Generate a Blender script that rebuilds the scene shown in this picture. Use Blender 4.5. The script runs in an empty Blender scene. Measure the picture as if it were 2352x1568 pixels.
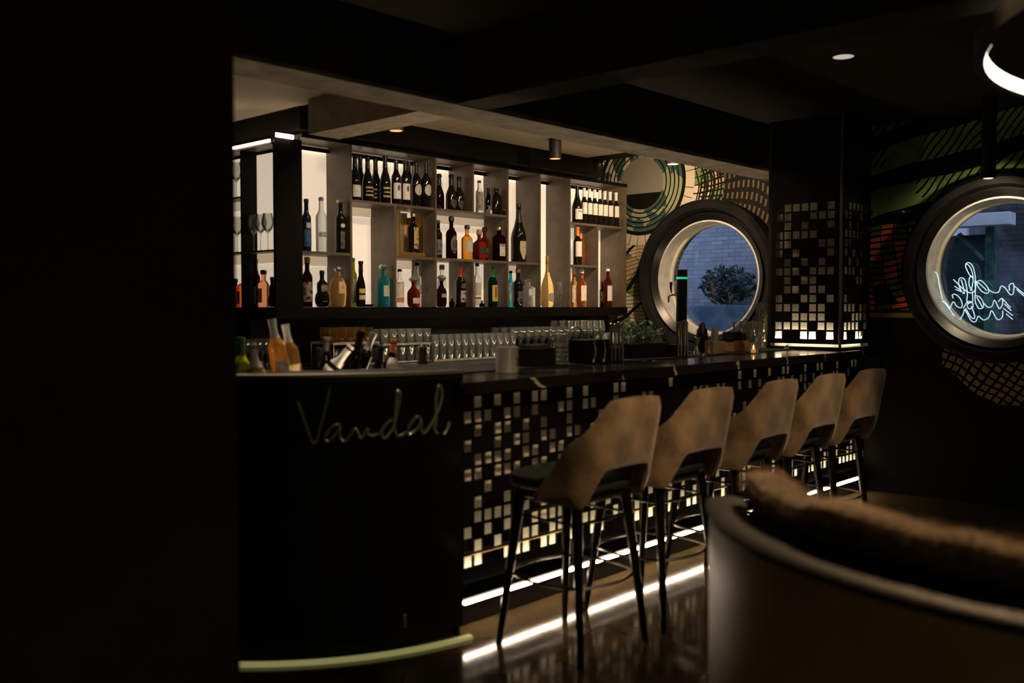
import bpy, bmesh, math, random
from mathutils import Vector, Matrix
random.seed(7)
D = bpy.data
COL = bpy.context.scene.collection
SC = bpy.context.scene
PI = math.pi

# ------------------------------------------------------------------ camera
F_PX = 2200.0
YAW = math.atan2(.679, .734)
PITCH = math.atan(79 / F_PX)
CAM = Vector((0, 0, 1.4))
fh = Vector((math.cos(YAW), math.sin(YAW), 0))
RIGHT = Vector((math.sin(YAW), -math.cos(YAW), 0))
FWD = (fh * math.cos(PITCH) + Vector((0, 0, -math.sin(PITCH)))).normalized()
UP = RIGHT.cross(FWD)
cd = D.cameras.new('camera')
cam = D.objects.new('camera', cd); COL.objects.link(cam)
cam.matrix_world = Matrix.Translation(CAM) @ Matrix((RIGHT, UP, -FWD)).transposed().to_4x4()
cd.sensor_width = 36; cd.lens = F_PX / 2352 * 36
cd.clip_start = .05; cd.clip_end = 100
cd.dof.use_dof = True; cd.dof.focus_distance = 8.0; cd.dof.aperture_fstop = 1.5
SC.camera = cam

# ------------------------------------------------------------------ world, exposure
w = D.worlds.new('world'); SC.world = w; w.use_nodes = True
bg = w.node_tree.nodes['Background']
bg.inputs[0].default_value = (.43, .54, .80, 1); bg.inputs[1].default_value = 1.45
SC.view_settings.view_transform = 'Standard'; SC.view_settings.look = 'None'
SC.view_settings.exposure = 0; SC.view_settings.gamma = 1
SC.view_settings.use_curve_mapping = False

def ray(px, py):
    return FWD + RIGHT * ((px - 1176) / F_PX) - UP * ((py - 784) / F_PX)
def onY(px, py, Y):
    r = ray(px, py); return CAM + r * (Y / r.y)
def onX(px, py, X):
    r = ray(px, py); return CAM + r * (X / r.x)
def onZ(px, py, Z):
    r = ray(px, py); return CAM + r * ((Z - 1.4) / r.z)
def cyl_hit(px, py, cx, cy, R):
    r = ray(px, py); a = r.x**2 + r.y**2; b = -2 * (r.x * cx + r.y * cy); c = cx * cx + cy * cy - R * R
    d = b * b - 4 * a * c
    t = (-b - math.sqrt(max(d, 0))) / (2 * a); return CAM + r * t
def cf(r, f):   # ground point from (right, forward) metres
    return (RIGHT.x * r + fh.x * f, RIGHT.y * r + fh.y * f)

# ------------------------------------------------------------------ lights of the room and added fill lights
def area(name, loc, size, power, col, rot=(0, 0, 0), sy=None, spread=None):
    l = D.lights.new(name, 'AREA'); l.energy = power; l.color = col
    l.shape = 'RECTANGLE' if sy else 'DISK'; l.size = size
    if sy: l.size_y = sy
    if spread: l.spread = spread
    o = D.objects.new(name, l); COL.objects.link(o); o.location = loc; o.rotation_euler = rot; return o
def spot(name, loc, tgt, power, col, ang=80, blend=.6, rad=.03):
    l = D.lights.new(name, 'SPOT'); l.energy = power; l.color = col
    l.spot_size = math.radians(ang); l.spot_blend = blend; l.shadow_soft_size = rad
    o = D.objects.new(name, l); COL.objects.link(o); o.location = loc
    o.rotation_euler = (Vector(tgt) - Vector(loc)).to_track_quat('-Z', 'Y').to_euler(); return o
WARM = (1, .72, .45)
LAMPS = [(910, 301, 'over the left shelves'), (1275, 365, 'in front of the shelves, hanging clear of the black soffit'), (1545, 377, 'in front of the painted wall')]
def lamp_pos():
    out = []
    for px, py, l in LAMPS: out.append(onZ(px, py, 2.49))
    return out
for i, p in enumerate(lamp_pos()):
    spot('spot_light', (p.x, p.y, 2.482), (p.x + (.9 if i == 2 else 0), p.y + (.35 if i == 2 else .1), (1.9 if i == 2 else 0)), (14, 14, 95)[i], (1, .70, .42), (120, 120, 150)[i], .6)
# added spots without fittings on the bartender side, hidden behind the long beam
for X in (3.85, 4.45, 5.25, 6.05):
    spot('spot_light', (X, 3.93, 2.63), (X + .35, 5.15, 1.75), 25, (1, .74, .52), 84, .7, .03)
spot('spot_light', (2.75, 3.93, 2.63), (2.72, 3.50, 1.1), 85, (1, .78, .6), 70, .7, .02)
spot('spot_light', (4.9, 3.93, 2.63), (4.9, 3.35, 1.1), 30, (1, .78, .6), 120, .7, .02)
# downlights in the guest-side ceiling that shine on the stool backs
for X, e in ((2.65, 175), (3.25, 125), (3.9, 125), (4.45, 110), (5.0, 110)):
    spot('spot_light', (X, .35, 2.75), (X + .45, 2.28, 1.0), e, (1, .70, .40), 27, 1.0, .05)
spot('spot_light', (2.3, 1.7, 2.75), (3.0, 3.15, 1.1), 26, (1, .76, .52), 50, .8, .03)
spot('spot_light', (3.7, 1.7, 2.75), (4.3, 3.2, 1.1), 22, (1, .76, .52), 60, .8, .03)
spot('spot_light', (5.2, 1.7, 2.75), (5.6, 3.2, 1.1), 16, (1, .76, .52), 60, .8, .03)
# spot over the booth
spot('spot_light', (3.3, 1.05, 2.75), (2.15, .85, .95), 210, (1, .64, .32), 56, .9, .05)
# very dim fill lights added far behind the camera that keep the blacks from going dead
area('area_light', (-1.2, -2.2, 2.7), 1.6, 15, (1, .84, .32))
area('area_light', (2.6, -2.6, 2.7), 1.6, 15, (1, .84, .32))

# ------------------------------------------------------------------ node helpers
class E:
    """socket wrapper: arithmetic builds math nodes"""
    def __init__(s, nt, v): s.nt = nt; s.v = v
    def _m(s, op, *a):
        n = s.nt.nodes.new('ShaderNodeMath'); n.operation = op
        for i, x in enumerate((s,) + a):
            x = x.v if isinstance(x, E) else x
            if isinstance(x, (int, float)): n.inputs[i].default_value = x
            else: s.nt.links.new(x, n.inputs[i])
        return E(s.nt, n.outputs[0])
    def __add__(s, o): return s._m('ADD', o)
    __radd__ = __add__
    def __sub__(s, o): return s._m('SUBTRACT', o)
    def __rsub__(s, o): return (s * -1) + o
    def __mul__(s, o): return s._m('MULTIPLY', o)
    __rmul__ = __mul__
    def __truediv__(s, o): return s._m('DIVIDE', o)
    def gt(s, o): return s._m('GREATER_THAN', o)
    def lt(s, o): return s._m('LESS_THAN', o)
    def sqrt(s): return s._m('SQRT')
    def frac(s): return s._m('FRACT')
    def sin(s): return s._m('SINE')
    def atan2(s, o): return s._m('ARCTAN2', o)
    def mn(s, o): return s._m('MINIMUM', o)
    def mx(s, o): return s._m('MAXIMUM', o)
    def fl(s): return s._m('FLOOR')
    def pw(s, o): return s._m('POWER', o)
    def ab(s): return s._m('ABSOLUTE')
def mixc(nt, f, a, b):
    n = nt.nodes.new('ShaderNodeMix'); n.data_type = 'RGBA'
    for idx, x in ((0, f), (6, a), (7, b)):
        if isinstance(x, E): nt.links.new(x.v, n.inputs[idx])
        elif isinstance(x, (int, float)): n.inputs[idx].default_value = x
        elif isinstance(x, tuple): n.inputs[idx].default_value = (*x, 1)
        else: nt.links.new(x, n.inputs[idx])
    return n.outputs[2]
MATS = {}
def mat(name, col=(.5, .5, .5), rough=.5, metal=0, emis=None, es=0, trans=0, ior=1.45, noise=None, bump=None, coat=0, sheen=0, spec=None):
    if name in MATS: return MATS[name]
    m = D.materials.new(name); m.use_nodes = True; nt = m.node_tree; b = nt.nodes['Principled BSDF']
    b.inputs['Base Color'].default_value = (*col, 1); b.inputs['Roughness'].default_value = rough
    b.inputs['Metallic'].default_value = metal; b.inputs['IOR'].default_value = ior
    b.inputs['Transmission Weight'].default_value = trans
    if coat: b.inputs['Coat Weight'].default_value = coat
    if sheen: b.inputs['Sheen Weight'].default_value = sheen; b.inputs['Sheen Roughness'].default_value = .4
    if spec is not None: b.inputs['Specular IOR Level'].default_value = spec
    if emis: b.inputs['Emission Color'].default_value = (*emis, 1); b.inputs['Emission Strength'].default_value = es
    if noise or bump:
        tc = nt.nodes.new('ShaderNodeTexCoord')
    if noise:
        sc, c2, lo, hi = noise
        n = nt.nodes.new('ShaderNodeTexNoise'); n.inputs['Scale'].default_value = sc; n.inputs['Detail'].default_value = 5
        nt.links.new(tc.outputs['Object'], n.inputs['Vector'])
        mr = nt.nodes.new('ShaderNodeMapRange'); mr.inputs[1].default_value = lo; mr.inputs[2].default_value = hi
        nt.links.new(n.outputs['Fac'], mr.inputs[0])
        nt.links.new(mixc(nt, E(nt, mr.outputs[0]), col, c2), b.inputs['Base Color'])
    if bump:
        sc, st = bump
        n = nt.nodes.new('ShaderNodeTexNoise'); n.inputs['Scale'].default_value = sc; n.inputs['Detail'].default_value = 4
        nt.links.new(tc.outputs['Object'], n.inputs['Vector'])
        bp = nt.nodes.new('ShaderNodeBump'); bp.inputs['Strength'].default_value = st; bp.inputs['Distance'].default_value = .02
        nt.links.new(n.outputs['Fac'], bp.inputs['Height']); nt.links.new(bp.outputs[0], b.inputs['Normal'])
    MATS[name] = m; return m
def emat(name, col, s):
    return mat(name, col, .5, 0, col, s)

M_black = mat('black_paint', (.006, .0055, .005), .6, noise=(6, (.010, .009, .008), .4, .6), spec=.3)
M_wall = mat('dark_plaster', (.045, .038, .024), .85, noise=(3, (.055, .047, .031), .35, .65), spec=.15)
M_ceil = mat('dark_ceiling', (.028, .025, .018), .9, noise=(2, (.026, .024, .018), .35, .65), spec=.1)
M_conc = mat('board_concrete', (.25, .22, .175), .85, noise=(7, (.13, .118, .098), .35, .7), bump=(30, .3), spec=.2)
M_raft = mat('ceiling_panel', (.44, .37, .26), .75, noise=(1.5, (.36, .30, .21), .3, .7), spec=.2)
M_shelf = mat('shelf_laminate', (.125, .094, .062), .42, noise=(9, (.095, .070, .046), .4, .6))
M_shelfd = mat('shelf_front_black', (.0035, .003, .0022), .6, spec=.12)
M_panel = mat('backlit_opal_panel', (.8, .74, .63), .6, 0, (.76, .62, .46), .74)
M_shade = mat('shade_band_beige', (.8, .7, .55), .6, 0, (.60, .45, .29), .62)  # dimmer beige glow standing in for shade below the shelves
M_led = emat('led_warm_white', (1, .80, .62), 13)
M_ledk = emat('led_kick_strip', (1, .78, .56), 22)
M_cream = mat('cream_backing', (.86, .78, .60), .7)
M_gloss = mat('black_gloss_metal', (.006, .0055, .005), .28, 0, spec=.45)
M_brass = mat('brass', (.75, .50, .18), .22, 1)
M_steel = mat('steel', (.62, .58, .52), .22, 1)
M_brush = mat('brushed_steel', (.55, .50, .43), .42, 1, noise=(40, (.40, .36, .31), .4, .6))
M_legm = mat('dark_stool_metal', (.035, .03, .024), .24, .85)
M_ringB = mat('window_ring_black', (.004, .004, .004), .62, noise=(5, (.008, .008, .008), .4, .6), spec=.16)
M_reveal = mat('pale_reveal', (.55, .55, .52), .45, noise=(12, (.42, .42, .38), .4, .65))
M_bezel = mat('cream_bezel', (.62, .56, .42), .35, coat=.3)

def glassmat(name, col, rough=.0, ior=1.45):
    m = D.materials.new(name); m.use_nodes = True; nt = m.node_tree; nt.nodes.clear()
    o = nt.nodes.new('ShaderNodeOutputMaterial'); g = nt.nodes.new('ShaderNodeBsdfGlass')
    g.inputs['Color'].default_value = (*col, 1); g.inputs['Roughness'].default_value = rough; g.inputs['IOR'].default_value = ior
    d = nt.nodes.new('ShaderNodeBsdfTranslucent'); d.inputs[0].default_value = (*[min(1, c * .9) for c in col], 1)
    df = nt.nodes.new('ShaderNodeBsdfDiffuse'); df.inputs[0].default_value = (*[min(1, c * .8) for c in col], 1)
    a = nt.nodes.new('ShaderNodeAddShader'); nt.links.new(d.outputs[0], a.inputs[0]); nt.links.new(df.outputs[0], a.inputs[1])
    mx = nt.nodes.new('ShaderNodeMixShader'); mx.inputs[0].default_value = .03 if 'crystal' in name else .10
    nt.links.new(g.outputs[0], mx.inputs[1]); nt.links.new(a.outputs[0], mx.inputs[2]); nt.links.new(mx.outputs[0], o.inputs[0])
    MATS[name] = m; return m
def thinglass(name, col=(1, 1, 1), gl=1.0, diffuse_mix=.0):
    m = D.materials.new(name); m.use_nodes = True; nt = m.node_tree; nt.nodes.clear()
    o = nt.nodes.new('ShaderNodeOutputMaterial'); t = nt.nodes.new('ShaderNodeBsdfTransparent'); t.inputs[0].default_value = (*col, 1)
    g = nt.nodes.new('ShaderNodeBsdfGlossy'); g.inputs['Roughness'].default_value = .03
    lw = nt.nodes.new('ShaderNodeFresnel'); lw.inputs[0].default_value = 1.5
    f = (E(nt, lw.outputs[0]) * gl).mn(1)
    mx = nt.nodes.new('ShaderNodeMixShader'); nt.links.new(f.v, mx.inputs[0])
    nt.links.new(t.outputs[0], mx.inputs[1]); nt.links.new(g.outputs[0], mx.inputs[2])
    out = mx.outputs[0]
    if diffuse_mix:  # pale diffuse colour mixed in so the glasses look lit
        df = nt.nodes.new('ShaderNodeBsdfDiffuse'); df.inputs[0].default_value = (.8, .85, .82, 1)
        m2 = nt.nodes.new('ShaderNodeMixShader'); m2.inputs[0].default_value = diffuse_mix
        nt.links.new(out, m2.inputs[1]); nt.links.new(df.outputs[0], m2.inputs[2]); out = m2.outputs[0]
    nt.links.new(out, o.inputs[0]); MATS[name] = m; return m
G_clear = thinglass('drinking_glass', (.97, .98, .96), 1.6, .10)
G_stem = thinglass('stem_glass', (.93, .94, .92), 1.9, .06)
G_pane = thinglass('window_pane', (.90, .94, .96), .8)

# ------------------------------------------------------------------ mesh helpers
def link(name, me, m, parent=None, smooth=False, loc=None):
    if isinstance(me, bmesh.types.BMesh):
        bm = me; me = D.meshes.new(name); bmesh.ops.recalc_face_normals(bm, faces=bm.faces); bm.to_mesh(me); bm.free()
    if m: me.materials.append(m)
    if smooth:
        for p in me.polygons: p.use_smooth = True
        try: me.set_sharp_from_angle(angle=math.radians(40))
        except Exception: pass
    o = D.objects.new(name, me); COL.objects.link(o)
    if parent: o.parent = parent
    if loc is not None: o.location = loc
    return o
def tag(o, label, cat, group=None, kind=None):
    o['label'] = label; o['category'] = cat
    if group: o['group'] = group
    if kind: o['kind'] = kind
    return o
def thing(name, label, cat, loc=(0, 0, 0), rz=0, group=None):
    o = D.objects.new(name, None); COL.objects.link(o); o.location = loc; o.rotation_euler = (0, 0, rz)
    o.empty_display_size = .05
    return tag(o, label, cat, group)
def struct(o): o['kind'] = 'structure'; return o
def BM(): return bmesh.new()
def box(bm, x0, x1, y0, y1, z0, z1, bev=0):
    r = bmesh.ops.create_cube(bm, size=1)
    vs = r['verts']
    for v in vs:
        v.co = Vector(((x0 + x1) / 2 + v.co.x * (x1 - x0), (y0 + y1) / 2 + v.co.y * (y1 - y0), (z0 + z1) / 2 + v.co.z * (z1 - z0)))
    if bev:
        es = list({e for v in vs for e in v.link_edges})
        bmesh.ops.bevel(bm, geom=es, offset=bev, segments=3, profile=.6, affect='EDGES')
    return bm
def boxm(x0, x1, y0, y1, z0, z1, bev=0): return box(BM(), x0, x1, y0, y1, z0, z1, bev)
def lathe(prof, seg=24, ex=2.0, sx=1, sy=1, close=True, bm=None, off=(0, 0, 0)):
    """prof [(r,z)] ; ex superellipse exponent"""
    bm = bm or BM(); rings = []
    for r, z in prof:
        ring = []
        for i in range(seg):
            a = 2 * PI * i / seg + PI / seg; c, s = math.cos(a), math.sin(a)
            k = 1 if ex == 2 else 1 / ((abs(c)**ex + abs(s)**ex)**(1 / ex))
            ring.append(bm.verts.new((off[0] + c * k * r * sx, off[1] + s * k * r * sy, off[2] + z)))
        rings.append(ring)
    for a, b in zip(rings, rings[1:]):
        for i in range(seg):
            j = (i + 1) % seg; bm.faces.new((a[i], a[j], b[j], b[i]))
    if close:
        bm.faces.new(rings[0][::-1]); bm.faces.new(rings[-1])
    return bm
def tube(pts, r, seg=8, bm=None, closed=False):
    bm = bm or BM(); pts = [Vector(p) for p in pts]; n = len(pts); rings = []
    rr = r if isinstance(r, (list, tuple)) else [r] * n
    pn = None
    for i, p in enumerate(pts):
        if closed: t = pts[(i + 1) % n] - pts[i - 1]
        else: t = pts[min(i + 1, n - 1)] - pts[max(i - 1, 0)]
        if t.length < 1e-9: t = Vector((0, 0, 1))
        t.normalize()
        if pn is None: pn = t.orthogonal().normalized()
        pn = (pn - t * pn.dot(t))
        if pn.length < 1e-6: pn = t.orthogonal()
        pn.normalize(); b = t.cross(pn)
        rings.append([bm.verts.new(p + (pn * math.cos(2 * PI * k / seg) + b * math.sin(2 * PI * k / seg)) * rr[i]) for k in range(seg)])
    m = n if closed else n - 1
    for i in range(m):
        a, b = rings[i], rings[(i + 1) % n]
        for k in range(seg):
            q = (k + 1) % seg; bm.faces.new((a[k], a[q], b[q], b[k]))
    if not closed: bm.faces.new(rings[0][::-1]); bm.faces.new(rings[-1])
    return bm
def arcprism(cx, cy, r0, r1, a0, a1, z0, z1, n=48, bm=None):
    """ring sector between radii r0<r1"""
    bm = bm or BM(); S = []
    for i in range(n + 1):
        a = a0 + (a1 - a0) * i / n; c, s = math.cos(a), math.sin(a)
        S.append([bm.verts.new((cx + r * c, cy + r * s, z)) for r, z in ((r0, z0), (r1, z0), (r1, z1), (r0, z1))])
    for a, b in zip(S, S[1:]):
        for k in range(4):
            q = (k + 1) % 4; bm.faces.new((a[k], a[q], b[q], b[k]))
    if abs(abs(a1 - a0) - 2 * PI) > .001:
        bm.faces.new(S[0][::-1]); bm.faces.new(S[-1])
    else: bmesh.ops.remove_doubles(bm, verts=bm.verts, dist=1e-5)
    return bm
def ringX(cy, cz, prof, seg=72, bm=None):
    """surface of revolution round an X axis; prof [(r,x)] closed loop"""
    bm = bm or BM(); R = []
    for i in range(seg):
        a = 2 * PI * i / seg
        R.append([bm.verts.new((x, cy + r * math.cos(a), cz + r * math.sin(a))) for r, x in prof])
    n = len(prof)
    for i in range(seg):
        a, b = R[i], R[(i + 1) % seg]
        for k in range(n):
            q = (k + 1) % n; bm.faces.new((a[k], a[q], b[q], b[k]))
    return bm

# ------------------------------------------------------------------ room shell
FL = mat('polished_floor', (.15, .10, .045), .11, 0, noise=(2.2, (.09, .06, .026), .35, .65), ior=1.6, spec=.6)
nt = FL.node_tree; b = nt.nodes['Principled BSDF']
tcn = nt.nodes.new('ShaderNodeTexCoord'); nz = nt.nodes.new('ShaderNodeTexNoise'); nz.inputs['Scale'].default_value = 9
nt.links.new(tcn.outputs['Object'], nz.inputs['Vector'])
nt.links.new((E(nt, nz.outputs['Fac']) * .10 + .06).v, b.inputs['Roughness'])
CX = 7.21     # painted wall
struct(link('floor', boxm(-3.2, CX + .25, -4.2, 6.4, -.1, 0), FL))
struct(link('ceiling', boxm(-3.2, CX + .25, -4.2, 6.4, 2.77, 2.9), M_ceil))
struct(link('wall_back', boxm(-3.2, CX + .0, 6.0, 6.2, 0, 2.77), M_wall))
struct(link('wall_front', boxm(-3.2, CX, -4.2, -4.0, 0, 2.77), M_wall))
struct(link('wall_far_left', boxm(-3.2, -3.0, -4.0, 6.0, 0, 2.77), M_wall))
struct(link('wall_left', boxm(-3.0, 1.455, 2.405, 2.56, 0, 2.77), M_wall))

W1 = dict(y=4.33, z=1.645, R=.495, Ro=.665)
W2 = dict(y=2.02, z=1.665, R=.495, Ro=.65)
def wall_with_holes(x0, x1, y0, y1, z0, z1, holes):
    cu = D.curves.new('wc', 'CURVE'); cu.dimensions = '2D'; cu.fill_mode = 'BOTH'; cu.extrude = (x1 - x0) / 2
    s = cu.splines.new('POLY'); s.points.add(3); s.use_cyclic_u = True
    for p, (a, b_) in zip(s.points, ((y0, z0), (y1, z0), (y1, z1), (y0, z1))): p.co = (a, b_, 0, 1)
    for (hy, hz, R) in holes:
        s = cu.splines.new('POLY'); s.points.add(71); s.use_cyclic_u = True
        for i, p in enumerate(s.points): p.co = (hy + R * math.cos(2 * PI * i / 72), hz + R * math.sin(2 * PI * i / 72), 0, 1)
    ob = D.objects.new('wc', cu); COL.objects.link(ob)
    dg = bpy.context.evaluated_depsgraph_get(); me = D.meshes.new_from_object(ob.evaluated_get(dg))
    D.objects.remove(ob)
    for v in me.vertices: v.co = Vector(((x0 + x1) / 2 + v.co.z, v.co.x, v.co.y))
    bm = BM(); bm.from_mesh(me); return bm

def mural():
    m = D.materials.new('painted_mural'); m.use_nodes = True; nt = m.node_tree; b = nt.nodes['Principled BSDF']
    tc = nt.nodes.new('ShaderNodeTexCoord'); sp = nt.nodes.new('ShaderNodeSeparateXYZ'); nt.links.new(tc.outputs['Object'], sp.inputs[0])
    y = E(nt, sp.outputs[1]); z = E(nt, sp.outputs[2])
    def noise(sc, det=2, w=0):
        n = nt.nodes.new('ShaderNodeTexNoise'); n.inputs['Scale'].default_value = sc; n.inputs['Detail'].default_value = det
        mp = nt.nodes.new('ShaderNodeMapping'); mp.inputs[1].default_value = (w, w * 1.7, w); nt.links.new(tc.outputs['Object'], mp.inputs[0])
        nt.links.new(mp.outputs[0], n.inputs['Vector']); return E(nt, n.outputs['Fac'])
    n1, n2, n3 = noise(1.6, 1), noise(2.2, 1, 5), noise(7, 3, 9)
    vo = nt.nodes.new('ShaderNodeTexVoronoi'); vo.inputs['Scale'].default_value = 5.5; nt.links.new(tc.outputs['Object'], vo.inputs['Vector'])
    sx = nt.nodes.new('ShaderNodeSeparateColor'); nt.links.new(vo.outputs['Color'], sx.inputs[0]); cell = E(nt, sx.outputs[0]); cell2 = E(nt, sx.outputs[1])
    CRE, GRN, TAN, BLK, DGR, RED, GRY = (.60, .53, .42), (.16, .22, .08), (.48, .33, .20), (.006, .006, .005), (.07, .17, .07), (.70, .13, .05), (.24, .22, .18)
    mix = lambda f, a, c: mixc(nt, f, a, c)
    # --- left region: rings round (5.07, 2.50)
    dy = y - 5.07; dz = z - 2.52; d = (dy * dy + dz * dz).sqrt(); ang = dz.atan2(dy)
    base = mix(cell.gt(.42), CRE, GRN); base = mix(cell2.gt(.72), base, TAN)
    # far field: net of two families of curves
    dw = d + (n1 - .5) * .5
    la = (dw * 17).frac().lt(.2)
    lb = ((ang * 7 + d * 4 + n2 * 2).frac()).lt(.14)
    horiz = ((z * 27 + y * 3 + (n1 - .5) * 8).frac()).lt(.17)
    diag = ((y * 2.2 + z * 3.6 + n2 * 1.4).frac()).lt(.15)
    low = z.lt(2.02)
    net = la.mx(lb) * (1 - low) + horiz.mx(diag) * low
    dens = ((d * 34 + n1 * 10).frac()).lt(.5).mx(((ang * 16 + d * 5).frac()).lt(.35)) * d.gt(.62) * (1 - low)
    c = mix(net.mx(dens), base, BLK)
    c = mix(d.gt(.85) * z.gt(2.05), c, mix(((d * 22).frac().lt(.62)).mx((ang * 12 + n1 * 4).frac().lt(.4)), (.10, .072, .038), BLK))
    band = mix(((ang * 6).frac()).lt(.07), CRE, BLK)
    c = mix(d.lt(.56), c, band); c = mix(d.lt(.47), c, BLK)
    ring = mix(n3.gt(.52), mix(n2.gt(.5), CRE, (.30, .33, .20)), (.05, .10, .08))
    rl = ((d * 23).frac()).lt(.30)
    c = mix(d.lt(.44), c, mix(rl, ring, BLK))
    c = mix(d.lt(.235), c, mix(dz.lt(-.09), GRY, BLK))
    # small arcs right of the first window
    dy2 = y - 3.30; dz2 = z - 2.02; d2 = (dy2 * dy2 + dz2 * dz2).sqrt()
    c = mix(d2.lt(.42), c, mix(((d2 * 18).frac()).lt(.45), (.20, .20, .11), BLK))
    # --- right region
    u = z - (y - 2.0) * (-.22) + (n1 - .5) * .18
    gb = mix(((y * 16 + z * 12 + n2 * 3).frac()).lt(.3) * (n1.gt(.42)), mix(n3.gt(.5), (.20, .30, .10), (.28, .40, .12)), BLK)
    gb = mix(((u * 3.2 + .15).frac()).lt(.42), gb, BLK)
    blocks = mix(((y * 9 + n1 * 3).fl() * 3.7 + (z * 22 + y * 2).fl() * 5.3).sin().gt(.1), RED, DGR)
    blocks = mix(((z * 22 + y * 2 + (n2 - .5) * 2).frac().lt(.33)).mx((y * 9 + n1 * 3).frac().lt(.08)), blocks, BLK)
    blocks = mix(n2.gt(.60), blocks, BLK)
    lat = mix(((y * 13 + z * 8 + n1 * 3).frac().lt(.32)).mx((y * -9 + z * 15 + n2 * 3).frac().lt(.32)), (.26, .17, .08), BLK)
    r = mix(z.gt(2.02), blocks, gb); r = mix(z.lt(1.38), r, mix(((z * 14).frac()).lt(.5), (.30, .19, .08), BLK)); r = mix(z.lt(1.12), r, mix((z - y * .85 + (n2 - .5) * .3).lt(-1.10), lat, BLK)); r = mix(z.lt(1.31) * y.gt(2.42), r, BLK); r = mix(z.lt(.72), r, BLK)
    c = mix(y.lt(3.2), c, r)
    nt.links.new(c, b.inputs['Base Color']); b.inputs['Roughness'].default_value = .8; b.inputs['Specular IOR Level'].default_value = .12
    return m
struct(link('wall_right', wall_with_holes(CX, CX + .22, -4.0, 6.0, 0, 2.77, [(W1['y'], W1['z'], W1['R']), (W2['y'], W2['z'], W2['R'])]), mural()))

def porthole(n, W):
    y, z, R, Ro = W['y'], W['z'], W['R'], W['Ro']
    root = link('window_%d' % n, ringX(y, z, [(R + .02, CX - .001), (Ro - .02, CX - .001), (Ro, CX - .03), (Ro, CX - .15), (Ro - .03, CX - .18), (Ro - .075, CX - .165), (R + .07, CX - .12), (R + .06, CX - .10), (R + .02, CX - .10)]), M_ringB, smooth=True)
    struct(root)
    link('groove_ring', ringX(y, z, [(R + .001, CX - .09), (R + .05, CX - .13), (R + .055, CX - .06), (R + .001, CX - .02)]), M_gloss, root, True)
    link('reveal', ringX(y, z, [(R - .001, CX - .09), (R - .014, CX - .09), (R - .020, CX + .07), (R - .001, CX + .07)]), M_reveal, root, True)
    link('sash_ring', ringX(y, z, [(R - .002, CX + .07), (R - .022, CX + .066), (R - .036, CX + .08), (R - .036, CX + .118), (R - .002, CX + .118)]), M_bezel, root, True)
    bm = BM(); vs = [bm.verts.new((CX + .10, y + (R - .037) * math.cos(2 * PI * i / 64), z + (R - .037) * math.sin(2 * PI * i / 64))) for i in range(64)]
    bm.faces.new(vs); r = bmesh.ops.extrude_face_region(bm, geom=bm.faces[:]);
    for v in [g for g in r['geom'] if isinstance(g, bmesh.types.BMVert)]: v.co.x += .008
    link('glass_pane', bm, G_pane, root)
    return root
porthole(1, W1); porthole(2, W2)

# ------------------------------------------------------------------ outside the windows
def brick(name, c1, c2, mortar, sc):
    m = D.materials.new(name); m.use_nodes = True; nt = m.node_tree; b = nt.nodes['Principled BSDF']
    tc = nt.nodes.new('ShaderNodeTexCoord'); sp = nt.nodes.new('ShaderNodeSeparateXYZ'); nt.links.new(tc.outputs['Object'], sp.inputs[0])
    cb = nt.nodes.new('ShaderNodeCombineXYZ'); nt.links.new(sp.outputs[1], cb.inputs[0]); nt.links.new(sp.outputs[2], cb.inputs[1])
    br = nt.nodes.new('ShaderNodeTexBrick'); br.inputs['Scale'].default_value = sc
    br.inputs['Color1'].default_value = (*c1, 1); br.inputs['Color2'].default_value = (*c2, 1); br.inputs['Mortar'].default_value = (*mortar, 1)
    br.inputs['Mortar Size'].default_value = .014; br.inputs['Brick Width'].default_value = .55; br.inputs['Row Height'].default_value = .17
    nt.links.new(cb.outputs[0], br.inputs['Vector'])
    n = nt.nodes.new('ShaderNodeTexNoise'); n.inputs['Scale'].default_value = 2.2; n.inputs['Detail'].default_value = 6; nt.links.new(tc.outputs['Object'], n.inputs[0])
    f = (E(nt, n.outputs['Fac']) - .42) * 2.6
    nt.links.new(mixc(nt, f.mx(0).mn(.65), br.outputs['Color'], (.30, .34, .42)), b.inputs['Base Color']); b.inputs['Roughness'].default_value = .9
    MATS[name] = m; return m
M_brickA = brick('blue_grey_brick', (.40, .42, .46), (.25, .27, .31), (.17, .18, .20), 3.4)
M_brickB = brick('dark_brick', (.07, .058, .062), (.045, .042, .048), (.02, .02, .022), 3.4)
XO = 10.2
pA = onX(1500, 600, XO); pB = onX(1775, 600, XO)
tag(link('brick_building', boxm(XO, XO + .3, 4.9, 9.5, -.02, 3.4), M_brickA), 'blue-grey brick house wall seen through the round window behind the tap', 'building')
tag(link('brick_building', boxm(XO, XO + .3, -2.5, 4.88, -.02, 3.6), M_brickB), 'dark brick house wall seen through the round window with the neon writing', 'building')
struct(link('ground', boxm(CX + .26, 14, -5, 11, -.14, -.02), mat('asphalt', (.08, .085, .09), .8, noise=(12, (.05, .055, .06), .4, .6))))
# low wall below the brick wall
tag(link('low_wall', boxm(XO - .5, XO - .02, 4.9, 9.5, -.02, 1.42, .02), mat('blue_render', (.12, .17, .22), .8, noise=(6, (.06, .10, .14), .4, .6))), 'low blue-grey rendered wall at the foot of the brick house', 'wall')
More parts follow.
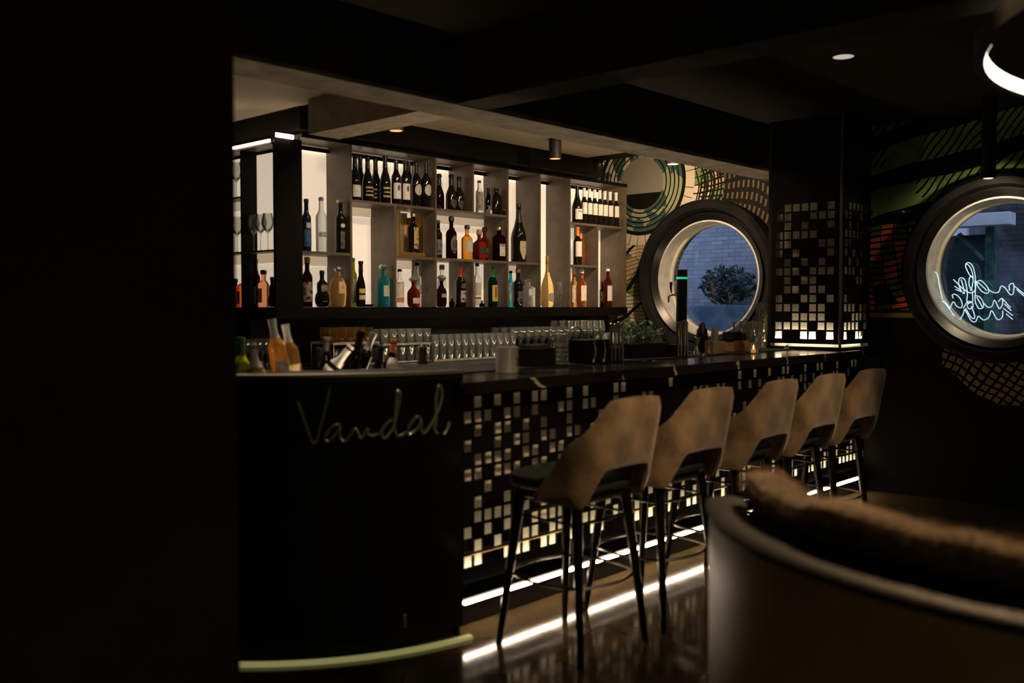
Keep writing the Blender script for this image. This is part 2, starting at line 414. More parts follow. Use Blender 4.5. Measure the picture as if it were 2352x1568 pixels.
# dark leafy bush in front of the brick wall
def leafclump(c, rx, ry, rz, n, s, m, name, parent=None, sd=1):
    rnd = random.Random(sd); bm = BM()
    for _ in range(n):
        while True:
            p = Vector((rnd.uniform(-1, 1), rnd.uniform(-1, 1), rnd.uniform(-1, 1)))
            if p.length < 1: break
        p = Vector((p.x * rx, p.y * ry, p.z * rz)) + Vector(c)
        d = Vector((rnd.gauss(0, 1), rnd.gauss(0, 1), rnd.gauss(0, .8))).normalized(); e = d.orthogonal().normalized()
        L = s * rnd.uniform(.6, 1.3)
        vs = [bm.verts.new(p + q) for q in (-d * L, e * L * .45 , d * L, -e * L * .45 + d.cross(e) * L * .15)]
        bm.faces.new(vs)
    return link(name, bm, m, parent)
pb = onX(1672, 640, XO - .22)
sh = thing('ivy_bush', 'dark green bush growing before the brick wall behind the first round window', 'bush', (pb.x, pb.y, 1.42))
leafclump((0, 0, .24), .12, .38, .23, 520, .05, mat('dark_leaf', (.012, .035, .030), .6), 'foliage', sh)
link('stem', tube([(0, 0, 0), (.02, .03, .15), (0, -.02, .3)], [.02, .015, .008]), mat('bark', (.03, .025, .02), .9), sh)
# gate structure behind window 2
M_green = mat('green_painted_wood', (.10, .25, .21), .5, noise=(8, (.03, .085, .08), .4, .6))
M_dgreen = mat('dark_green_board', (.014, .035, .035), .6, noise=(5, (.022, .055, .06), .4, .6))
XG = 9.2
g = thing('gate', 'dark green board gate with a green post behind the neon writing', 'gate', (XG, onX(2275, 650, XG).y, -.02))
a = onX(2279, 700, XG); c_ = onX(2272, 520, XG); e_ = onX(2205, 700, XG)
gy = g.location.y
link('post', boxm(-.05, .05, -.035, .035, 0, c_.z + .02), M_green, g)
link('board_panel', boxm(-.02, .02, .03, e_.y - gy + .25, 0, c_.z - .05), M_dgreen, g)
link('brace', tube([(0, .05, c_.z - .28), (0, .28, c_.z - .04)], .03, 6), M_green, g)
M_white = mat('white_painted_beam', (.88, .90, .95), .6, noise=(9, (.72, .75, .82), .4, .7))
wl = onX(2180, 512, XG); wr = onX(2290, 512, XG)
tag(link('white_beam', boxm(-.09, .09, -.36, .36, -.055, .055, .006), M_white, loc=(XG - .1, (wl.y + wr.y) / 2, wl.z)), 'white painted beam on top of the green gate post outside', 'beam')
ww = onX(2188, 565, 9.9)
sg = tag(link('white_hoarding', boxm(-.03, .03, -.22, .22, -.42, .25), M_white, loc=(9.9, ww.y + .08, ww.z)), 'white board left of the green gate outside the right-hand window', 'board')
link('hoarding_post', boxm(-.02, .02, -.02, .02, -ww.z - .02, -.42), M_green, sg)
link('black_arc', ringX(0, 0, [(.13, -.045), (.17, -.045), (.17, -.032), (.13, -.032)], 40), M_black, sg).location = (0, 0, -.08)

# neon writing in window 2
M_neon = emat('neon_tube_white', (.50, .76, .90), .85)
NS = [[(590,770),(560,720),(540,670),(550,643),(580,643),(608,680),(625,750),(632,850),(615,900),(580,910),(540,890),(500,860)],
 [(600,890),(575,850),(572,790),(590,760),(608,790),(600,850),(585,890)],[(430,790),(480,840),(500,860)],[(440,850),(500,890)],[(450,880),(500,900)],
 [(530,920),(505,900),(480,840),(480,790),(500,775),(530,790),(548,850),(556,920),(552,990),(575,1000),(600,990),(605,960),(600,900)],
 [(545,650),(570,665),(590,700),(605,750),(610,790)],
 [(500,790),(520,860),(530,920)],[(625,800),(628,900),(625,950)],
 [(640,810),(680,800),(730,850),(750,890),(735,915),(690,900),(650,850),(640,810)],[(650,815),(690,850),(730,890)],
 [(740,880),(800,910),(840,900),(860,850),(900,870),(940,925),(970,915),(972,830),(935,840),(935,890)],[(980,850),(1066,920)],[(1000,880),(1066,940)],
 [(430,960),(420,930),(450,925),(490,960),(510,1010),(500,1045),(460,1030),(430,990),(400,1050)],
 [(400,1050),(350,990),(320,990),(350,1040),(400,1110),(430,1100)],[(330,970),(310,870),(290,760),(270,725),(255,740),(265,820),(280,890)],
 [(310,990),(350,1000),(440,1120)],
 [(520,1050),(560,990),(600,1000),(605,1040),(570,1055),(555,1020),(580,1000)],
 [(630,935),(670,950),(700,1000),(695,1045),(660,1050),(630,1000),(625,950)],[(640,950),(670,1000),(690,1040)],
 [(700,1000),(740,1040),(780,1030),(800,975),(840,1050),(860,1040),(875,1000),(865,960),(835,990)],
 [(870,960),(945,1045)],[(890,1010),(950,1070)],[(905,1100),(965,1150)],[(880,1050),(965,1115)],
 [(490,1150),(520,1100),(530,1060),(550,1090),(590,1160),(630,1170),(655,1120),(700,1155),(750,1130),(775,1070),(825,1150),(870,1130),(875,1070)],
 [(540,1050),(590,1130),(620,1140),(615,1090),(590,1030)]]
def smoothpts(P, k=4):
    out = []
    n = len(P)
    for i in range(n - 1):
        p0, p1, p2, p3 = P[max(i - 1, 0)], P[i], P[i + 1], P[min(i + 2, n - 1)]
        for j in range(k):
            t = j / k
            out.append(.5 * ((2 * p1) + (p2 - p0) * t + (2 * p0 - 5 * p1 + 4 * p2 - p3) * t * t + (3 * p1 - p0 - 3 * p2 + p3) * t**3))
    out.append(P[-1]); return out
XN = CX + .04
ctr = onX(2240, 705, XN)
ns = thing('neon_sign', 'white neon handwriting sign hung inside the round window at the far right', 'neon sign', ctr)
bm = BM()
for s in NS:
    P = [onX(2080 + a / 3.92, 440 + b_ / 3.92, XN) - ctr for a, b_ in s]
    tube(smoothpts(P), .0033, 6, bm)
link('neon_tube', bm, M_neon, ns, True)
for yy in (.18, -.12): link('hanging_wire', tube([(0, yy, .05), (0, yy, .38)], .0012, 5), M_black, ns)

# ------------------------------------------------------------------ beams, soffit, ceiling panels
M_conc_shade = mat('shaded_concrete', (.05, .045, .035), .9, noise=(4, (.03, .027, .021), .35, .65), spec=.1)  # darker copy of the beam concrete, shade put into its colour
beam = struct(link('trim_1', boxm(-3.0, CX - .002, 3.53, 3.80, 2.446, 2.768), M_conc_shade))
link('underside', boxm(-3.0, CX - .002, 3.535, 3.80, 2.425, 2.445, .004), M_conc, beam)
struct(link('trim_2', boxm(3.40, 3.62, -3.9, 3.528, 2.43, 2.768), M_conc_shade))
struct(link('trim_3', boxm(3.40, 3.63, 3.802, 4.80, 2.43, 2.768), mat('lit_concrete', (.50, .43, .33), .9, noise=(9, (.40, .34, .26), .38, .62), bump=(22, .8))))  # paler copy of the beam concrete, light from below put into its colour
struct(link('trim_4', boxm(3.48, 6.55, 5.0, 5.98, 2.50, 2.768), mat('soffit_black', (.006, .005, .003), .8, spec=.1)))
struct(link('trim_5', boxm(-3.0, -.9, -3.9, 3.52, 2.43, 2.768), M_conc))
rnda = onZ(668, 249, 2.64)
for (x0, x1, y0, y1) in ((1.0, rnda.x, 3.95, 5.95), (3.72, 4.60, 3.95, 4.985), (4.606, 5.45, 3.95, 4.985), (5.456, 6.30, 3.95, 4.985)):
    tag(link('ceiling_panel', boxm(x0, x1, y0, y1, 2.64, 2.765), M_raft), 'suspended beige ceiling panel over the bar ' + ('at the left above the glass shelves' if x0 < 2 else {3.72: 'next to the concrete cross beam', 4.606: 'holding the hanging cylinder lamp', 5.456: 'nearest the painted wall'}[x0]), 'ceiling panel')

# lamps on the ceiling
M_orange = emat('warm_lens', (1, .42, .14), 1.3)
for (px, py, l), p in zip(LAMPS, lamp_pos()):
    t = thing('cylinder_downlight', 'black cylinder ceiling lamp ' + l, 'ceiling lamp', (p.x, p.y, 2.49), group=None)
    top = .149 if p.y > 3.95 and p.x > 3.7 and p.x < 6.3 else .277
    bm = lathe([(.046, .0), (.046, top), (.038, top), (.038, .02), (.046, .0)], 28, close=False)
    link('housing', bm, mat('lamp_housing', (.012, .010, .008), .6), t, True)
    link('lens', lathe([(.038, .002), (.038, .010)], 28), M_orange, t)
for (px, py, s, zc, lab) in ((1937, 130, .055, 2.765, 'small round recessed ceiling lamp glowing pale above the stools'),):
    p = onZ(px, py, zc)
    t = thing('recessed_light', lab, 'ceiling lamp', (p.x, p.y, zc))
    link('rim', lathe([(s, .003), (s * 1.12, .003), (s * 1.12, -.002), (s, -.002), (s, .003)], 32, close=False), M_black, t)
    link('lens', lathe([(s, .002), (s, -.001)], 32), emat('pale_lens', (.9, .85, .7), .5), t)
p = onY(2270, 410, 2.5)
p = onX(2270, 410, 6.75)
t = thing('cylinder_downlight', 'black cylinder ceiling lamp with a white lens above the neon window', 'ceiling lamp', (p.x, p.y, p.z))
link('housing', lathe([(.045, 0), (.045, 2.768 - p.z), (.03, 2.768 - p.z), (.03, .02), (.045, 0)], 24, close=False), MATS['lamp_housing'], t, True)
link('lens', lathe([(.03, .003), (.03, .012)], 24), emat('white_lens', (.9, .85, .85), .9), t)
spot('spot_light', (p.x, p.y, p.z - .01), (p.x + .42, p.y + .1, 2.0), 22, (1, .8, .5), 110, .7)
p = onX(2070, 487, 7.0)
t = thing('track_fitting', 'tiny metal clip fitting on the painted wall left of the neon window', 'fitting', (CX - .001, onX(2070, 487, CX - .01).y, onX(2070, 487, CX).z))
link('plate', boxm(-.012, 0, -.07, .07, -.008, .008, .002), M_steel, t)
link('clip', boxm(-.03, -.012, -.02, .02, -.008, .010, .002), M_steel, t)
# small camera at the end of the soffit
p = onY(1383, 393, 4.97)
t = thing('security_camera', 'small round black camera on the end of the soffit by the mural', 'camera', (6.45, 4.998, 2.60))
link('mount', lathe([(.05, 0), (.05, .02)], 24), M_black, t).rotation_euler = (PI / 2, 0, 0)
o = link('dome', lathe([(.045, 0), (.043, .02), (.033, .036), (.015, .045), (.002, .047)], 24), M_gloss, t, True); o.rotation_euler = (PI / 2, 0, 0); o.location = (0, -.02, 0)
link('lens', lathe([(.018, 0), (.018, .012), (.012, .014)], 20), M_steel, t, True).location = (0, -.07, -.006)

# ring lamp over the booth
rx, ry = cf(3.03, 2.79)
rl = thing('ring_lamp', 'large round ring lamp with a white glowing inner band at the upper right', 'ring lamp', (rx, ry, 2.30))
link('hoop', arcprism(0, 0, 1.505, 1.535, 0, 2 * PI, -.03, .035, 96), M_black, rl, True)
link('lower_lip', arcprism(0, 0, 1.4995, 1.515, 0, 2 * PI, -.032, -.0305, 96), M_black, rl, True)
link('light_band', arcprism(0, 0, 1.495, 1.504, 0, 2 * PI, -.026, .026, 96), emat('ring_white', (1, .84, .66), 3.2), rl, True)
for k in range(3):
    a = k * 2 * PI / 3 + .4
    link('cable', tube([(1.52 * math.cos(a), 1.52 * math.sin(a), .035), (1.52 * math.cos(a), 1.52 * math.sin(a), .128), (1.52 * math.cos(a), 1.52 * math.sin(a), .468)], .0025, 6), M_black, rl)

# ------------------------------------------------------------------ perforated tile panels
def perf(name, cols, rows, pitch, tile, openf, m, parent, thick=.006, top=0, bottom=0, side=0):
    """plate in local XZ, x from 0, z from 0; openf(c,r) r counted from the top"""
    g = (pitch - tile) / 2
    xs = [-side] if side else []
    for c in range(cols): xs += [c * pitch + g, c * pitch + g + tile]
    xs = [0 - side] + [c * pitch + g + k * tile for c in range(cols) for k in (0, 1)] + [cols * pitch + side]
    zs = [-bottom] + [r * pitch + g + k * tile for r in range(rows) for k in (0, 1)] + [rows * pitch + top]
    bm = BM(); V = {}
    def v(i, j, y):
        if (i, j, y) not in V: V[(i, j, y)] = bm.verts.new((xs[i], y, zs[j]))
        return V[(i, j, y)]
    ni, nj = len(xs) - 1, len(zs) - 1
    def opened(i, j):
        if i < 0 or j < 0 or i >= ni or j >= nj: return True
        if i % 2 == 1 and j % 2 == 1: return openf((i - 1) // 2, rows - 1 - (j - 1) // 2)
        return False
    for i in range(ni):
        for j in range(nj):
            if opened(i, j): continue
            bm.faces.new((v(i, j, 0), v(i + 1, j, 0), v(i + 1, j + 1, 0), v(i, j + 1, 0)))
            bm.faces.new((v(i, j, thick), v(i, j + 1, thick), v(i + 1, j + 1, thick), v(i + 1, j, thick)))
            for di, dj, e in ((-1, 0, ((i, j), (i, j + 1))), (1, 0, ((i + 1, j), (i + 1, j + 1))), (0, -1, ((i, j), (i + 1, j))), (0, 1, ((i, j + 1), (i + 1, j + 1)))):
                if opened(i + di, j + dj):
                    (a, b_), (c_, d_) = e
                    bm.faces.new((v(a, b_, 0), v(c_, d_, 0), v(c_, d_, thick), v(a, b_, thick)))
    return link(name, bm, m, parent)

# ------------------------------------------------------------------ the bar
BY = 2.94                       # front plane of the tiles
XB0, XB1 = 2.868, 7.10
PT = .063
PAT = {0: [1, 3, 5, 7, 8, 11, 13, 16, 17], 1: [0, 1, 2, 4, 5, 7, 10, 11, 13, 14], 2: [1, 3, 4, 6, 8, 11, 15, 16], 3: [0, 3, 5, 6, 8, 9, 11, 12, 14],
       4: [1, 2, 3, 4, 6, 7, 9, 10, 12], 5: [0, 1, 3, 4, 5, 7, 8, 10, 13], 6: [2, 6, 9, 12], 7: [1, 4, 6, 8, 11, 13, 14], 8: [1, 2, 3, 4, 6, 8, 9, 10, 12, 13],
       9: [0, 2, 4, 7, 8, 9, 10, 12, 14, 15], 10: [1, 3, 6, 7, 9, 10, 11, 13, 14], 11: [0, 1, 4, 5, 6, 8, 9, 11, 12, 14, 15]}
rp = random.Random(11)
RNDP = {(c, r): rp.random() < (.30 + .03 * r) for c in range(80) for r in range(12)}
def bar_open(c, r):
    if c < 16: return c in PAT[r]
    return RNDP[(c, r)]
ncol = int((XB1 - XB0) / PT)
bar = thing('bar_counter', 'long straight black bar front with glowing square tiles behind the stools', 'bar counter', (XB0, BY, 0))
link('tile_panel', BM(), None, bar) if False else None
p = perf('tile_panel', ncol, 12, PT, .050, bar_open, M_gloss, bar, .008, top=.028, bottom=.055); p.location = (0, 0, .262)
link('backing_board', boxm(0, XB1 - XB0, .062, .072, .20, 1.03), M_cream, bar)
link('body', boxm(0, XB1 - XB0, .073, .60, 0.0, 1.038), M_black, bar)
link('end_panel', boxm(-.004, .008, .010, .061, .20, 1.03), M_black, bar)
# overhang with the strip under the tile panel
link('plinth', boxm(0, XB1 - XB0, .045, .072, 0, .12), M_gloss, bar)
link('bottom_ledge', boxm(0, XB1 - XB0, .010, .072, .196, .2075), M_gloss, bar)
led = link('kick_light', boxm(0, XB1 - XB0 - .05, -.012, .004, .113, .127, .003), M_ledk, bar)
link('light_channel', boxm(0, XB1 - XB0, .005, .044, .105, .135), M_gloss, bar)
link('inner_light', boxm(.01, XB1 - XB0 - .01, .022, .044, .2085, .2145), emat('led_inside', (1, .84, .60), 20), bar)
link('inner_light', boxm(.01, XB1 - XB0 - .01, .030, .044, 1.022, 1.028), emat('led_inside_top', (1, .80, .52), .35), bar)
fr = thing('foot_rail', 'brass foot rail along the bottom of the tiled bar front', 'foot rail', (XB0, BY - .04, 0))
link('rail', tube([(.02, .018, .331), (XB1 - XB0 - .05, .018, .331)], .0045, 10), M_brass, fr, True)
for k in range(5):
    link('bracket', tube([(.3 + k * .9, .018, .331), (.3 + k * .9, .0395, .331)], .003, 8), M_brass, fr, True)

def marble():
    m = D.materials.new('dark_marble'); m.use_nodes = True; nt = m.node_tree; b = nt.nodes['Principled BSDF']
    tc = nt.nodes.new('ShaderNodeTexCoord'); sp = nt.nodes.new('ShaderNodeSeparateXYZ'); nt.links.new(tc.outputs['Object'], sp.inputs[0])
    n = nt.nodes.new('ShaderNodeTexNoise'); n.inputs['Scale'].default_value = 2.5; n.inputs['Detail'].default_value = 6; nt.links.new(tc.outputs['Object'], n.inputs[0])
    x, y, z = (E(nt, sp.outputs[i]) for i in range(3)); f = E(nt, n.outputs['Fac'])
    v = ((x * 1.7 + y * 1.5 + z * 2.0 + (f - .5) * 1.3).frac() - .5).ab().lt(.020) * f.gt(.44)
    nt.links.new(mixc(nt, v, (.012, .010, .008), (.42, .36, .26)), b.inputs['Base Color']); b.inputs['Roughness'].default_value = .16
    b.inputs['IOR'].default_value = 1.6
    return m
M_marble = marble()
TOPZ = 1.09
tp = thing('countertop', 'dark veined marble slab on top of the straight bar', 'countertop', (XB0, 2.80, TOPZ))
bm = BM(); pl_ = [(-.125, 0), (XB1 - XB0, 0), (XB1 - XB0, .80), (-.045, .80), (-.045, .062), (-.125, .062)]
lo = [bm.verts.new((a, b_, -.05)) for a, b_ in pl_]; hi = [bm.verts.new((a, b_, 0)) for a, b_ in pl_]
bm.faces.new(lo[::-1]); bm.faces.new(hi)
for k in range(6): bm.faces.new((lo[k], lo[(k + 1) % 6], hi[(k + 1) % 6], hi[k]))
link('slab', bm, M_marble, tp)

link('added_uplight_channel', boxm(.3, 4.15, .602, .75, .91, .929), M_black, bar)
link('added_uplight', boxm(.3, 4.15, .68, .73, .93, .936), emat('added_uplight_glow', (1, .76, .50), 27), bar)  # added unseen uplight that brightens ceiling, beams and labels
# rounded end of the bar
CCX, CCY, CR = 2.96, 4.14, 1.275
ru = thing('rounded_bar_counter', 'black rounded corner of the bar with cursive metal lettering at the left', 'bar counter', (CCX, CCY, 0))
A0, A1 = PI, PI * 1.5 - .124
link('front_panel', arcprism(0, 0, CR - .04, CR, A0, A1, .06, 1.10, 64), M_gloss, ru, True)
link('counter_ring', arcprism(0, 0, CR - .42, CR + .004, A0, A1, 1.10, 1.125, 64), M_black, ru)
link('edge_trim', arcprism(0, 0, CR - .05, CR + .010, A0, A1, 1.125, 1.137, 64), mat('olive_brass_edge', (.42, .38, .24), .4, .7), ru, True)
link('inner_panel', arcprism(0, 0, CR - .42, CR - .40, A0, A1, 0, 1.10, 48), M_black, ru)
link('end_panel', boxm(-.158, -.142, -CR + .045, -CR + .40, 0, 1.099), M_black, ru)
link('added_well_uplight', arcprism(0, 0, .80, .83, A0 + .1, A1 - .1, 1.04, 1.046, 40), MATS['added_uplight_glow'], ru)  # added unseen uplight for the left ceiling panel and the ice bottles
link('added_well_channel', arcprism(0, 0, .797, .853, A0 + .1, A1 - .1, 1.0, 1.039, 40), M_black, ru)
link('plinth', arcprism(0, 0, CR - .09, CR - .06, A0, A1, 0, .06, 48), M_black, ru)
link('floor_light', arcprism(0, 0, CR + .006, CR + .036, A0, A1 + .02, .001, .014, 64), emat('olive_led', (.46, .44, .16), .42), ru)
link('power_stub', lathe([(.008, 0), (.008, .05), (.005, .055)], 12), M_brush, ru).location = (CR * math.cos(A1 - .22) * 1.006, CR * math.sin(A1 - .22) * 1.006, .10)
# lettering
LET = [[(240,350),(285,480),(330,600),(390,780),(430,870),(480,860),(520,720),(560,560),(600,420),(630,280),(655,170)],
 [(790,690),(760,640),(680,680),(600,780),(600,840),(650,850),(740,760),(780,700),(780,780),(830,860),(880,830)],
 [(880,830),(930,760),(980,700),(1010,740),(1050,815),(1110,740),(1140,700),(1150,760),(1200,790),(1290,760)],
 [(1450,580),(1400,620),(1340,690),(1325,780),(1360,820),(1420,760),(1470,680),(1520,500),(1545,380),(1560,250),(1525,215),(1510,330),(1500,480),(1480,680),(1520,780),(1580,780),(1640,740)],
 [(1830,590),(1790,540),(1720,600),(1670,680),(1670,770),(1730,740),(1800,670),(1830,600),(1830,700),(1860,760)],
 [(1860,760),(1930,680),(2010,540),(2070,400),(2100,280),(2085,160),(2050,150),(2035,240),(2015,370),(2020,500),(2020,600),(2000,700),(2040,760)],
 [(2120,770),(2165,700),(2195,610)]]
M_letter = mat('pale_letter_metal', (.46, .52, .36), .24, .8)
sgn = thing('lettering_sign', 'cursive pale metal lettering on the black rounded bar front', 'sign', (CCX, CCY - CR, .9))
for s in LET:
    P = []
    for a, b_ in s:
        q = cyl_hit(640 + a / 5.6, 860 + b_ / 5.6, CCX, CCY, CR + .012); P.append(q - sgn.location)
    link('letter_stroke', tube(smoothpts(P, 5), .0075, 8), M_letter, sgn, True)
for k, (a, b_) in enumerate(((430, 870), (1360, 820), (1860, 760))):
    q = cyl_hit(640 + a / 5.6, 860 + b_ / 5.6, CCX, CCY, CR + .012) - sgn.location
    q2 = cyl_hit(640 + a / 5.6, 860 + b_ / 5.6, CCX, CCY, CR - .002) - sgn.location
    link('standoff', tube([q, q2], .003, 6), M_steel, sgn)

# ------------------------------------------------------------------ tiled column on the bar end
CLT = {0: [1, 2, 3, 4, 6], 1: [0, 1, 4, 5, 6], 2: [1, 3, 6], 3: [0, 1, 2, 3, 4], 4: [0, 1, 5, 6], 5: [0, 2, 6], 6: [1, 3, 5], 7: [0, 1, 2, 4, 5, 6], 8: [1, 3, 4],
       9: [1, 2, 4, 5], 10: [0, 3, 4, 6], 11: [0, 1, 2, 4, 5], 12: [2, 3, 4, 5], 13: [0, 1, 2, 3, 5, 6], 14: [0, 3, 4, 6]}
CRT = {0: [1, 2, 3, 4], 1: [0, 1, 4, 5], 2: [1, 3], 3: [0, 1, 2, 3, 4], 4: [0, 1, 5], 5: [0, 2, 4], 6: [1, 3, 5], 7: [0, 1, 2, 4, 5], 8: [3, 4], 9: [], 10: [0],
       11: [0, 1, 2, 4, 5], 12: [2, 3, 4, 5], 13: [0, 1, 2, 3, 5], 14: [0, 3, 4]}
KX, KY = 6.56, 2.90
zt = onX(1860, 464, KX).z; zb = onX(1860, 780, KX).z
cp = (zt - zb) / 15
col = thing('tiled_column', 'square black column with rows of glowing square tiles standing on the bar end', 'column', (KX, KY, TOPZ))
zb -= TOPZ
pl = perf('tile_panel', 7, 15, cp, cp * .80, lambda c, r: (6 - c) in CLT[r], M_gloss, col, .006, top=.60, bottom=.03, side=.03)
pl.rotation_euler = (0, 0, PI / 2); pl.location = (.006, .045, zb)
pr = perf('tile_panel', 6, 15, cp, cp * .80, lambda c, r: c in CRT[r], M_gloss, col, .006, top=.60, bottom=.03, side=.03)
pr.location = (.055, 0, zb)
HC = 2.768 - TOPZ
wx = .055 + 6 * cp + .03; wy = .045 + 7 * cp + .03
link('core', boxm(.05, wx - .01, .05, wy - .01, .004, HC), M_cream, col)
link('corner_post', boxm(0, .022, 0, .014, 0, HC, .002), mat('corner_brass', (.42, .36, .22), .3, .9), col)
link('frame_post', boxm(0, .05, wy, wy + .025, 0, HC), M_black, col)
link('frame_post', boxm(wx, wx + .025, 0, .05, 0, HC), M_black, col)
link('base_plate', boxm(-.02, wx + .04, -.02, wy + .04, 0, .022, .003), M_shelfd, col)
link('light_strip', boxm(.022, .034, .05, wy - .03, zb + .005, zb + .016), emat('led_column', (1, .84, .62), 28), col)
link('light_strip', boxm(.06, wx - .03, .022, .034, zb + .005, zb + .016), MATS['led_column'], col)
tt = zb + 15 * cp + .10
link('light_strip', boxm(.022, .034, .05, wy - .03, tt, tt + .008), emat('led_column_top', (1, .80, .50), 1.6), col)
link('light_strip', boxm(.06, wx - .03, .022, .034, tt, tt + .008), MATS['led_column_top'], col)
link('top_board', boxm(.0, wx, .007, .049, tt + .01, tt + .02), M_black, col)

# ------------------------------------------------------------------ back bar shelving
XS0, PS = 3.56, .38
SY0, SY1 = 5.10, 5.36
ZB, Z1, Z2, ZT = 1.40, 1.757, 2.113, 2.47
TH = .018
sh = thing('back_bar_shelves', 'tall dark bottle shelving with glowing back panels behind the straight bar', 'shelving', (XS0, SY0, ZB))
def S(n, x0, x1, y0, y1, z0, z1, m, bev=0):
    return link(n, boxm(x0 - XS0, x1 - XS0, y0 - SY0, y1 - SY0, z0 - ZB, z1 - ZB, bev), m, sh)
S('base_board', XS0 - .20, 7.03, SY0 - .01, SY1 + .06, 1.325, ZB, M_shelfd)
S('top_board', XS0 - .0, 7.03, SY0, SY1 + .06, ZT, ZT + .022, M_shelf)
S('top_fascia', XS0 - .0, 7.03, SY0 - .004, SY0 - .0005, ZT + .001, ZT + .029, M_shelfd)
divs = {1: [(ZB, ZT)], 2: [(ZB, Z2 - TH)], 3: [(ZB, ZT)], 4: [(ZB, Z1 - TH), (Z2, ZT)], 5: [(ZB, ZT)], 6: [(ZB, ZT)], 7: [(ZB, ZT)], 8: [(ZB, Z2 - TH)], 9: [(ZB, ZT)]}
for i, segs in divs.items():
    x = XS0 + PS * i
    for a, b_ in segs:
        S('divider', x, x + (.016 if i < 9 else .045), SY0, SY1, a, b_, M_shelf)
def shelfb(i0, i1, z):
    S('shelf', XS0 + PS * i0 + (.017 if i0 else .001), XS0 + PS * i1 - .001, SY0 + .004, SY1, z - TH, z, M_shelf)
for i0, i1, z in ((0, 1, Z1), (1, 3, Z2), (2, 3, Z1), (3, 5, Z2), (3, 5, Z1), (5, 6, Z1), (7, 9, Z2), (7, 8, Z1)): shelfb(i0, i1, z)
S('back_panel', XS0, 7.0, SY1 + .001, SY1 + .012, ZB, ZT - .022, M_panel)
S('back_board', XS0, 7.03, SY1 + .013, SY1 + .06, ZB, ZT, M_shelfd)
S('top_batten', XS0, 7.0, SY1 - .030, SY1 - .024, ZT - .034, ZT - .008, M_shelfd)
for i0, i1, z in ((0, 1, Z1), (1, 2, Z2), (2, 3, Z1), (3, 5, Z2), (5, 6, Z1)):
    S('shade_band', XS0 + PS * i0 + .018, XS0 + PS * i1 - .001, SY1 - .006, SY1, z - TH - .062, z - TH - .001, M_shade)  # dimmer strip paints the shaded band under each shelf
S('light_strip', XS0 + .02, 7.0, SY1 - .016, SY1 - .008, ZT - .022, ZT - .014, emat('led_shelf_top', (1, .84, .66), 4.5))
S('corner_pillar', 3.36, XS0 - .001, SY0 - .004, SY0 + .018, ZB, ZT - .02, M_shelfd)
S('divider', XS0 - .016, XS0, SY0 + .019, SY1, ZB, ZT, M_shelf)

L = S
LB = 3.475
LB = 3.475; LY = SY0 + .020
L('base_board', 3.345, XS0 - .205, SY0 - .01, 5.98, 1.325, ZB, M_shelfd); L('base_board', XS0 - .204, LB + .03, SY1 + .061, 5.98, 1.325, ZB, M_shelfd)
L('top_board', 3.352, LB, LY, 5.98, 2.405, 2.418, M_shelf)
L('divider', 3.362, LB - .002, 5.475, 5.493, ZB, 2.404, M_shelfd)
L('divider', 3.362, LB - .002, 5.86, 5.878, ZB, 2.404, M_shelfd)
L('shelf', 3.362, LB - .002, LY, 5.474, Z1 - .012, Z1, M_shelf); L('shelf', 3.362, LB - .002, 5.494, 5.859, Z1 - .012, Z1, M_shelf); L('shelf', 3.362, LB - .002, 5.494, 5.859, Z2 - .012, Z2, M_shelf)
L('back_panel', LB, LB + .010, LY, 5.98, ZB, 2.385, M_panel)
L('back_board', LB + .011, LB + .03, SY0 + .025, 5.98, ZB, 2.42, M_shelfd)
L('shade_band', LB - .006, LB - .001, LY, 5.474, Z1 - .075, Z1 - .013, M_shade); L('shade_band', LB - .006, LB - .001, 5.494, 5.859, Z1 - .075, Z1 - .013, M_shade)
L('shade_band', LB - .006, LB - .001, 5.494, 5.859, Z2 - .075, Z2 - .013, M_shade)
L('light_strip', 3.345, 3.353, SY0 + .03, 5.9, 2.419, 2.434, M_led)
L('light_strip', 3.365, 3.49, SY0 - .018, SY0 - .006, 2.446, 2.47, M_led)

# back counter below the shelves
bc = thing('back_counter', 'low dark worktop holding the glassware below the bottle shelves', 'counter', (3.36, 4.74, 0))
ZC = 1.03
link('worktop', boxm(0, 3.67, 0, .66, ZC - .04, ZC, .003), mat('black_worktop', (.02, .018, .015), .25), bc)
link('cabinet', boxm(.02, 3.65, .03, .66, .0, ZC - .041), M_black, bc)
link('splashback', boxm(0, 3.67, .64, .66, ZC + .001, 1.324), M_gloss, bc)
for k in range(6):
    link('door', boxm(.03 + k * .6, .61 + k * .6, .012, .029, .1, ZC - .06, .002), M_shelfd, bc)

